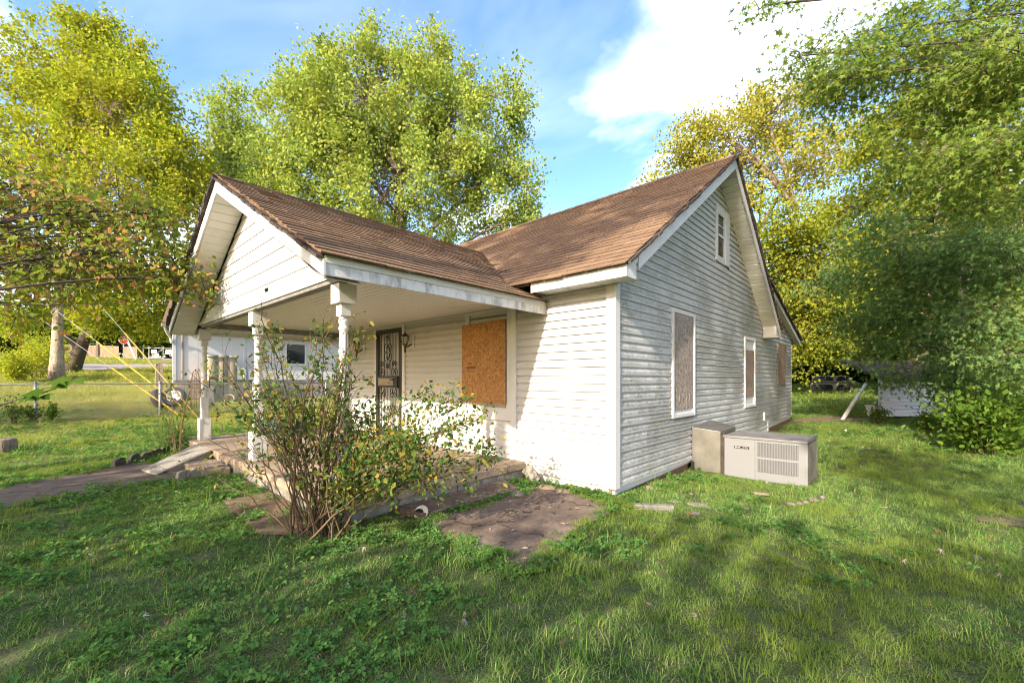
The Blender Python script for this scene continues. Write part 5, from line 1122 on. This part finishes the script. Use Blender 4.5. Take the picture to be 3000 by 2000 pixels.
# vines on the fence and the big-leaved vine in front of it
for i, (px, r, lb) in enumerate(((98, .35, 'vine tangled on the near fence post'), (40, .4, 'weeds growing through the fence at the left edge'), (150, .25, 'small weeds at the fence foot right of the post'))):
    q = onX(px, 1200, FX + .1); bush('fence_vine', (q[0], q[1], float(ground(q[0], q[1]))), r * .75, 300, 'leaf_weed', .06, lb, 80 + i, KITE, 16, 'vine', 1.2)
vn = thing('grape_vine', at(-30, 1200, 3.6) * [1, 1, 0], 'large lobed green leaves on a stem crossing the left foreground', 'vine')
path = [at(-60, 1205, 3.5), at(20, 1180, 3.5), at(90, 1160, 3.5), at(160, 1138, 3.55), at(215, 1118, 3.6)]
b0 = at(-220, 1500, 3.3); b0[2] = ground(b0[0], b0[1]); MB().tube([b0, (b0 + path[0]) / 2 + [0, 0, .15]] + path, [.014, .012, .010, .009, .008, .007, .004], 6).build('stem', M['bark_dark'], vn, True)
VP, VS, VD, VN = [], [], [], []
for px, py, s_, dx in ((130, 1148, .17, -1), (75, 1160, .16, 1), (205, 1112, .17, -1), (165, 1125, .15, 1), (215, 1112, .14, 1), (5, 1170, .12, -1), (120, 1160, .12, 1)):
    VP.append(at(px, py, 3.52)); VS.append(s_); VD.append(RT * dx * .9 - FW * .35 + UP * -.15); VN.append(UP * .8 - FW * .5)
leaves_mesh('leaf', np.array(VP), np.array(VS), np.array(VD), np.array(VN), (LOBED[0] * [1, 1.15, 1], LOBED[1]), M['leaf_grape'], vn)

# ------------------------------------------------------------------ rose bush by the porch
def rose_bush():
    gen = np.random.default_rng(77); base = np.array([-1.30, -2.92, .0]); t = thing('rose_bush', base, 'large leggy rose bush with sparse leaves in front of the porch', 'rose bush')
    W = MB(); TW = MB(); P, D, S = [], [], []; tips = []
    ends = []
    for _ in range(48): ends.append((gen.uniform(-.95, .45), gen.uniform(.9, 1.95), 0))          # upright canes (lateral, height)
    for _ in range(22): ends.append((gen.uniform(.35, 1.45), gen.uniform(.55, 1.25) , 1))           # leafy arching canes to the right
    for _ in range(4): ends.append((gen.uniform(-1.25, -.8), gen.uniform(.55, .95), 2))              # bare low ones to the left
    for (lx, hz, kind) in ends:
        b = base + RT * gen.normal() * .11 + FW * gen.normal() * .10
        e = base + RT * lx + FW * gen.uniform(-.35, .65) + UP * hz
        m = b + (e - b) * .45 + UP * ((.35 if kind == 1 else .12) * hz) + gen.normal(size=3) * .07
        if kind == 0: m = b + RT * lx * .35 + UP * hz * .6 + gen.normal(size=3) * .06
        path = bez(b, m, e, 11) + np.concatenate([np.zeros((1, 3)), gen.normal(size=(10, 3)) * .012]); r0 = gen.choice([.005, .008, .012, .017], p=[.4, .35, .17, .08])
        W.tube(path, np.linspace(r0, .0032, 11).tolist(), 5, False)
        ntw = 7 if kind != 1 else 9
        for _ in range(ntw):
            k = gen.integers(4, 11); a_ = path[k]; L_ = gen.uniform(.10, .34); dv = (path[min(k + 1, 10)] - path[k - 1]); dv = dv / np.linalg.norm(dv) + gen.normal(size=3) * .75 + UP * .25; dv /= np.linalg.norm(dv)
            e2 = a_ + dv * L_; tw = bez(a_, a_ + dv * L_ * .5 + gen.normal(size=3) * .03, e2, 5); TW.tube(tw, [.0035, .003, .0026, .0022, .0016], 4, False); tips.append(e2)
            lv = gen.uniform(.25, 1) if kind == 1 else gen.uniform(.0, .55)
            if kind == 2: lv = .1
            n = int(30 * lv * (1.25 if kind == 1 else 1.0))
            if n:
                j = gen.integers(1, 5, n); P.append(tw[j] + gen.normal(size=(n, 3)) * .045); D.append(gen.normal(size=(n, 3)) + dv * .7); S.append(gen.uniform(.028, .062, n))
    W.add(TW.v, TW.f); W.build('canes', M['cane'], t, True)
    P = np.concatenate(P); nn = gen.normal(size=(len(P), 3)) * .6; nn[:, 2] += .6
    leaves_mesh('leaves', P, np.concatenate(S), np.concatenate(D), nn, OVAL, M['leaf_rose'], t)
    for i, (px, py, d) in enumerate(((890, 1001, 4.5), (972, 1003, 4.4), (936, 1135, 4.2), (1400, 1232, 4.5), (916, 1287, 4.0))): bloom(at(px, py, d), .026, t, i)
    hp = MB()
    for q in gen.choice(len(tips), 60, replace=False): hp.rock(tips[q], .007, int(q), (1, 1, 1.2), 0, 1)
    tag(hp.build('rose_hips', M['hip'], t), kind='stuff')
rose_bush()

# ------------------------------------------------------------------ trees behind the camera that throw the dappled shade
def shade_tree(x, y, h, r, n, label, seed, low=.25, mat='leaf_maple_mid', per=120, leaf=.24, clump=.5):
    gen = np.random.default_rng(seed); b = gb(x, y); t = thing('shade_tree', b, label, 'tree', 'trees on the street side of the lawn'); W = MB()
    tr = bez(b - [0, 0, .2], b + [gen.normal() * .3, gen.normal() * .3, h * .4], b + [0, 0, h * .9], 10); W.tube(tr, np.linspace(.035 * h * .6, .03, 10).tolist(), 9); LP, LD, LN, LS = [], [], [], []
    for _ in range(n):
        v = gen.normal(size=3); v /= np.linalg.norm(v); rr = gen.uniform(.1, 1) ** .5; zc = h * (low + (1 - low) * .5); p = b + np.array([v[0] * r * rr, v[1] * r * rr, zc + v[2] * h * (1 - low) * .5 * rr])
        a_ = tr[int(np.clip(np.argmin(abs(tr[:, 2] - (p[2] - r * .4))), 1, 9))]; W.tube(bez(a_, (a_ + p) / 2 + [0, 0, .3], p, 5), [.05, .04, .028, .018, .008], 4, False)
        m = int(per * gen.uniform(.5, 1.4)); LP.append(p + gen.normal(size=(m, 3)) * clump * np.array([1, 1, .7])); LD.append(gen.normal(size=(m, 3))); nn = gen.normal(size=(m, 3)) * .7; nn[:, 2] += .5; LN.append(nn); LS.append(leaf * gen.uniform(.7, 1.3, m))
    W.build('trunk', M['bark'], t, True); leaves_mesh('crown', np.concatenate(LP), np.concatenate(LS), np.concatenate(LD), np.concatenate(LN), KITE, M[mat], t)
shade_tree(7.2, -14, 11.5, 3.7, 46, 'spreading maple on the street side, straight behind the viewer', 101, .25)
shade_tree(13.5, -13, 11, 4.0, 40, 'spreading maple on the street side, to the right behind the viewer', 102, .25)
shade_tree(-2.4, -14, 6.6, 2.6, 24, 'small round tree on the street side, left behind the viewer', 103, .30)
shade_tree(2.4, -13.6, 6.5, 2.5, 22, 'small round tree on the street side, close behind the viewer', 107, .30)
shade_tree(1.0, -17, 17.5, 4.4, 40, 'tall street tree far behind the viewer', 104, .68, per=170, clump=.36, leaf=.26)
shade_tree(-5.5, -19, 17.0, 3.6, 38, 'tall thin street tree far left behind the viewer', 108, .62, per=190, clump=.36, leaf=.26)
shade_tree(-14.5, -17, 9, 3.0, 22, 'round street tree beside the walkway, left of the viewer', 106, .3)

# ------------------------------------------------------------------ lawn
def inpoly(x, y, poly):
    poly = np.array(poly); c = np.zeros(len(x), bool); n = len(poly)
    for i in range(n):
        a_, b_ = poly[i], poly[i - 1]
        c ^= ((a_[1] > y) != (b_[1] > y)) & (x < (b_[0] - a_[0]) * (y - a_[1]) / (b_[1] - a_[1] + 1e-12) + a_[0])
    return c
def vnoise(x, y, f, seed):
    g_ = np.random.default_rng(seed); T = g_.random((64, 64)); xi, yi = x * f, y * f; x0, y0 = np.floor(xi).astype(int), np.floor(yi).astype(int); fx, fy = xi - x0, yi - y0
    fx, fy = fx * fx * (3 - 2 * fx), fy * fy * (3 - 2 * fy); q = lambda a_, b_: T[a_ % 64, b_ % 64]
    return (q(x0, y0) * (1 - fx) + q(x0 + 1, y0) * fx) * (1 - fy) + (q(x0, y0 + 1) * (1 - fx) + q(x0 + 1, y0 + 1) * fx) * fy
WALKP = [(-4.62, -2.9), (-6.6, -3.3), (-6.9, -3.6), (-6.25, -4.2), (-5.8, -5.2), (-5.6, -9), (-4.5, -9), (-4.65, -5.2), (-4.7, -4.4), (-4.9, -3.5)]
def blocked(x, y, margin=0.0):
    b = (x < 0.0) & (x > -8.2) & (y > -.02) & (y < 10.45)
    b |= (x < SLX + .03) & (x > -8.05) & (y > SLY - .03) & (y < .1)
    b |= (x > -1.4) & (x < -.92) & (y > -2.2) & (y < -.5)
    b |= inpoly(x, y, [tuple(np.mean(PATIO, axis=0) + (np.array(p_) - np.mean(PATIO, axis=0)) * .95) for p_ in PATIO]) | inpoly(x, y, WALKP)
    b |= inpoly(x, y, [(-5.86, -2.7), (-6.95, -2.7), tuple(a4[:2]), tuple(a3[:2])]) | inpoly(x, y, [(-5.7, -2.7), (-5.72, -3.14), (-4.78, -3.14), (-4.76, -2.7)])
    b |= (x > 0) & (x < AX1 + .02) & (y > AY0 - .02) & (y < AY1)
    b |= (x < NX + .0) & (x > NX - 7) & (y > yL)
    b |= inpoly(x, y, [(-33.0, -70), (-33.2, -14), (-33.8, -6.4), (-36.5, -4.8), (-47, 3.2), (-62, 9), (-95, 16), (-95, 21), (-60, 14), (-52, 8.0), (-46.2, -4.9), (-44.5, -14), (-44, -70)])
    return b
def field(n, dmin, dmax, seed, half=1.62):
    g_ = np.random.default_rng(seed); d = np.sqrt(g_.uniform(dmin ** 2, dmax ** 2, n)); s = g_.uniform(-half, half, n)
    # spread uniformly in the wedge in front of the camera (lateral = s * depth) with a margin on both sides
    x = CAM[0] + FW[0] * d + RT[0] * s * d; y = CAM[1] + FW[1] * d + RT[1] * s * d
    k = ~blocked(x, y); x, y, d = x[k], y[k], d[k]; return x, y, ground(x, y) + bump(x, y), d
def tuft(name, nb, h, spread, w, mat, seed, lean=.45, seg=3, square=False):
    g_ = np.random.default_rng(seed); mb = MB()
    for _ in range(nb):
        an = g_.uniform(0, 2 * math.pi); p = np.array([g_.uniform(-spread, spread), g_.uniform(-spread, spread), -.01]) if square else np.array([g_.normal() * spread, g_.normal() * spread, -.01])
        L_ = h * g_.uniform(.45, 1.25) * (1 if not square else .75 + .5 * math.sin(p[0] * 23 + seed) * math.sin(p[1] * 19)); d = np.array([math.cos(an), math.sin(an), 0]); sd_ = np.array([-math.sin(an), math.cos(an), 0]); ln = g_.uniform(.1, 1) * lean
        vs = []
        for i in range(seg + 1):
            t_ = i / seg; c_ = p + UP * L_ * t_ * (1 - .25 * ln * t_) + d * L_ * ln * t_ * t_ * 1.3; ww = w * (1 - t_ ** 1.6) * g_.uniform(.9, 1.1)
            if i < seg: vs += [c_ - sd_ * ww, c_ + sd_ * ww]
            else: vs += [c_]
        fs = [(2 * i, 2 * i + 1, 2 * i + 3, 2 * i + 2) for i in range(seg - 1)] + [(2 * seg - 2, 2 * seg - 1, 2 * seg)]; mb.add(vs, fs)
    me = bpy.data.meshes.new(name); me.from_pydata(mb.v, [], mb.f); me.update(); me.materials.append(mat); return bpy.data.objects.new(name, me)
def clover(name, n, h, spread, r, mat, seed, nl=3):
    g_ = np.random.default_rng(seed); mb = MB()
    for _ in range(n):
        p = np.array([g_.normal() * spread, g_.normal() * spread, h * g_.uniform(.3, 1.1)]); a0_ = g_.uniform(0, 6.3); tl = g_.normal(size=2) * .35
        for k in range(nl):
            an = a0_ + k * 2 * math.pi / nl; e = np.array([math.cos(an), math.sin(an), 0]); s_ = np.array([-math.sin(an), math.cos(an), 0]); rr = r * g_.uniform(.7, 1.2)
            vs = [p, p + e * rr * .55 + s_ * rr * .42 + UP * .1 * rr, p + e * rr + s_ * rr * .25, p + e * rr * .92, p + e * rr - s_ * rr * .25, p + e * rr * .55 - s_ * rr * .42 + UP * .1 * rr]
            vs = [v + UP * ((v - p)[0] * tl[0] + (v - p)[1] * tl[1]) for v in vs]; mb.add(vs, [(0, 1, 2, 3), (0, 3, 4, 5)])
    me = bpy.data.meshes.new(name); me.from_pydata(mb.v, [], mb.f); me.update(); me.materials.append(mat); return bpy.data.objects.new(name, me)
def scatter(name, xyz, scl, rot, idx, srcs, label, cat):
    me = bpy.data.meshes.new(name); me.vertices.add(len(xyz)); me.vertices.foreach_set('co', xyz.astype(np.float32).ravel())
    a_ = me.attributes.new('scl', 'FLOAT', 'POINT'); a_.data.foreach_set('value', scl.astype(np.float32))
    a_ = me.attributes.new('rot', 'FLOAT_VECTOR', 'POINT'); a_.data.foreach_set('vector', rot.astype(np.float32).ravel())
    a_ = me.attributes.new('idx', 'INT', 'POINT'); a_.data.foreach_set('value', idx.astype(np.int32))
    o = bpy.data.objects.new(name, me); col.objects.link(o); tag(o, label, cat, kind='stuff')
    ng = bpy.data.node_groups.new(name + '_nodes', 'GeometryNodeTree'); ng.interface.new_socket('Geometry', in_out='INPUT', socket_type='NodeSocketGeometry'); ng.interface.new_socket('Geometry', in_out='OUTPUT', socket_type='NodeSocketGeometry')
    gi = ng.nodes.new('NodeGroupInput'); go = ng.nodes.new('NodeGroupOutput'); ip = ng.nodes.new('GeometryNodeInstanceOnPoints'); jn = ng.nodes.new('GeometryNodeJoinGeometry')
    for s_ in reversed(srcs):
        oi = ng.nodes.new('GeometryNodeObjectInfo'); oi.inputs['Object'].default_value = s_; oi.inputs['As Instance'].default_value = True; ng.links.new(oi.outputs['Geometry'], jn.inputs[0])
    ng.links.new(gi.outputs[0], ip.inputs['Points']); ng.links.new(jn.outputs[0], ip.inputs['Instance']); ip.inputs['Pick Instance'].default_value = True
    def attr(nm, ty): n_ = ng.nodes.new('GeometryNodeInputNamedAttribute'); n_.data_type = ty; n_.inputs['Name'].default_value = nm; return n_.outputs[0]
    ng.links.new(attr('idx', 'INT'), ip.inputs['Instance Index']); ng.links.new(attr('rot', 'FLOAT_VECTOR'), ip.inputs['Rotation']); ng.links.new(attr('scl', 'FLOAT'), ip.inputs['Scale'])
    ng.links.new(ip.outputs[0], go.inputs[0]); md = o.modifiers.new('scatter', 'NODES'); md.node_group = ng; return o
def rots(n, g_, tilt=.12): return np.stack([g_.normal(size=n) * tilt, g_.normal(size=n) * tilt, g_.uniform(0, 6.283, n)], 1)
g_ = np.random.default_rng(5)
def grid(step, dmin, dmax, half=1.62):
    xs = np.arange(-70, 70, step); X, Y = np.meshgrid(xs, xs); x = X.ravel() + g_.uniform(-.3, .3, X.size) * step; y = Y.ravel() + g_.uniform(-.3, .3, X.size) * step
    lat = (x - CAM[0]) * RT[0] + (y - CAM[1]) * RT[1]; dep = (x - CAM[0]) * FW[0] + (y - CAM[1]) * FW[1]; k = (dep > dmin) & (dep <= dmax) & (abs(lat) < half * dep + .5)
    x, y, lat, dep = x[k], y[k], lat[k], dep[k]; k = ~blocked(x, y)
    for ox, oy in ((.2, 0), (-.2, 0), (0, .2), (0, -.2)): k &= ~(blocked(x + ox * step, y + oy * step))
    return x[k], y[k], lat[k], dep[k]
T_ = .125
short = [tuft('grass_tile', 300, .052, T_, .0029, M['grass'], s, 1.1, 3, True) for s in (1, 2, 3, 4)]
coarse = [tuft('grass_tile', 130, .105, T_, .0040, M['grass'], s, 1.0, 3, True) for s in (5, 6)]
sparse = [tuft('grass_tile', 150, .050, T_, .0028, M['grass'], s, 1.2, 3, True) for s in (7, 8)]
def cl_tile(name, n, h, r, seed, nl):
    o_ = clover(name, n, h, .062, r, M['clover'], seed, nl); return o_
def pick_cover(x, y): return vnoise(x, y, .55, 1) * .5 + vnoise(x, y, 1.7, 2) * .3 + vnoise(x, y, 5.0, 9) * .2
gx, gy, gs, gi_ = [], [], [], []; cx_, cy_, cs_, ci_ = [], [], [], []
for (a_, b_, step) in ((.7, 7.0, .17), (7.0, 14.0, .30), (14.0, 24.0, .55), (24.0, 46.0, 1.0)):
    x, y, lat, dep = grid(step, a_, b_); n = len(x); r_ = g_.random(n); cov = pick_cover(x, y)
    leftish = np.clip(.5 - lat / (dep + .5) * 1.0, 0, 1) * np.clip((13 - dep) / 5, 0, 1); cw = np.clip((cov + .26 * leftish - .56) * 4.5, 0, .9)
    coarse_p = np.clip((vnoise(x, y, .9, 4) - .45) * 1.6, 0, .8)
    idx = np.where(r_ < coarse_p * .25, 4 + g_.integers(0, 2, n), g_.integers(0, 4, n)); idx = np.where(g_.random(n) < cw * .85, 6 + g_.integers(0, 2, n), idx)
    dirtm = (inpoly(x, y, DIRT) & (g_.random(n) > .25)) | inpoly(x, y, DIRT2) | (inpoly(x, y, DIRT3) & (g_.random(n) > .3)); bare = vnoise(x, y, 1.3, 6) > .86
    k = ~dirtm & ~(bare & (g_.random(n) > .3)); gx.append(x[k]); gy.append(y[k]); gs.append(np.full(k.sum(), max(step, .19) / .2 * .95)); gi_.append(idx[k])
    if b_ < 15:
        k = (g_.random(n) < cw) & ~(inpoly(x, y, DIRT) & (g_.random(n) > .4)) & ~inpoly(x, y, DIRT2)
        cx_.append(x[k]); cy_.append(y[k]); cs_.append(np.full(k.sum(), .95 if step < .25 else 1.25)); ci_.append(np.where(vnoise(x[k], y[k], 1.1, 12) + g_.normal(size=k.sum()) * .12 > .74, 2, g_.integers(0, 2, k.sum())))
x, y, s_, idx = [np.concatenate(q) for q in (gx, gy, gs, gi_)]; n = len(x)
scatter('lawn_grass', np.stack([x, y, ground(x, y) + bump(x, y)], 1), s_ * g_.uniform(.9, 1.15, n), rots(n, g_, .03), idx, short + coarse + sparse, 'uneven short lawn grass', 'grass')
cl3 = [cl_tile('clover_tile', 34, .05, .019, 1, 3), cl_tile('clover_tile', 34, .055, .022, 2, 3), cl_tile('ivy_tile', 30, .05, .026, 3, 1)]
x, y, s_, idx = [np.concatenate(q) for q in (cx_, cy_, cs_, ci_)]; n = len(x)
scatter('ground_cover', np.stack([x, y, ground(x, y) + bump(x, y)], 1), s_ * g_.uniform(.85, 1.2, n), rots(n, g_, .08), idx, cl3, 'clover and creeping weeds in the lawn', 'ground cover')
# weeds along the wall foot and the patio edge
pts = []
for _ in range(50): pts.append((min(.05, -abs(g_.normal()) * .35), g_.normal() * .04 - .14, 0))
for _ in range(22): pts.append((g_.normal() * .08 + .22, g_.uniform(-.4, 1.2), 0))
for _ in range(46): t_ = g_.random(); pts.append((-.90 + g_.normal() * .05, -2.1 + 1.6 * t_, 0))
for _ in range(26): pts.append((-1.2 + g_.normal() * .12, -.35 + g_.normal() * .1, 0))
for poly_, n_, j_ in ((PATIO, 90, .07), (WALKP, 90, .09)):
    pa_ = np.array(poly_); 
    for _ in range(n_):
        i_ = g_.integers(len(pa_)); t_ = g_.random(); e_ = pa_[i_] * (1 - t_) + pa_[i_ - 1] * t_ + g_.normal(size=2) * j_; pts.append((e_[0], e_[1], 0))
pts = np.array(pts); pts[:, 2] = ground(pts[:, 0], pts[:, 1]) + .02
scatter('wall_weeds', pts, g_.uniform(.45, 1.0, len(pts)), rots(len(pts), g_, .2), g_.integers(0, 5, len(pts)), cl3 + short[:2], 'low bright weeds along the wall foot and patio edge', 'weeds')
# seed heads and tall stalks
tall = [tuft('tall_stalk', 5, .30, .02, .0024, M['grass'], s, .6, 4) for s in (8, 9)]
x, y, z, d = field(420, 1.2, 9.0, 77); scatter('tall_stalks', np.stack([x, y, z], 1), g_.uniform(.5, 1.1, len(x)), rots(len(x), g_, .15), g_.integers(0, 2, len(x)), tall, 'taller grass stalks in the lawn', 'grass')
x, y, z, d = field(260, 9.5, 12.5, 78); k = (x < -9)
# fallen leaves
x, y, z, d = field(300, 1.6, 11.0, 91, 1.2); n = len(x)
leaves_mesh_o = leaves_mesh('fallen_leaves', np.stack([x, y, z + .045], 1), g_.uniform(.035, .075, n), np.concatenate([g_.normal(size=(n, 2)), g_.normal(size=(n, 1)) * .35], 1), np.concatenate([g_.normal(size=(n, 2)) * .8, np.ones((n, 1))], 1), (STAR[0] * [1, .8, 4.0], STAR[1]), M['litter'])
tag(leaves_mesh_o, 'dry fallen maple leaves scattered over the lawn', 'fallen leaves', kind='stuff')
q = np.random.default_rng(3); n = 60; pp = np.array(PATIO); c0 = pp.mean(0); px_ = c0[None] + (pp[q.integers(0, len(pp), n)] - c0) * q.random((n, 1)) ** .5 * .9
lo = leaves_mesh('patio_litter', np.stack([px_[:, 0], px_[:, 1], ground(px_[:, 0], px_[:, 1]) + bump(px_[:, 0], px_[:, 1]) + .018], 1), q.uniform(.02, .07, n), np.concatenate([q.normal(size=(n, 2)), np.zeros((n, 1))], 1), np.concatenate([q.normal(size=(n, 2)) * .3, np.ones((n, 1))], 1), OVAL, M['litter'])
tag(lo, 'dry leaf bits lying on the patio concrete', 'fallen leaves', kind='stuff')
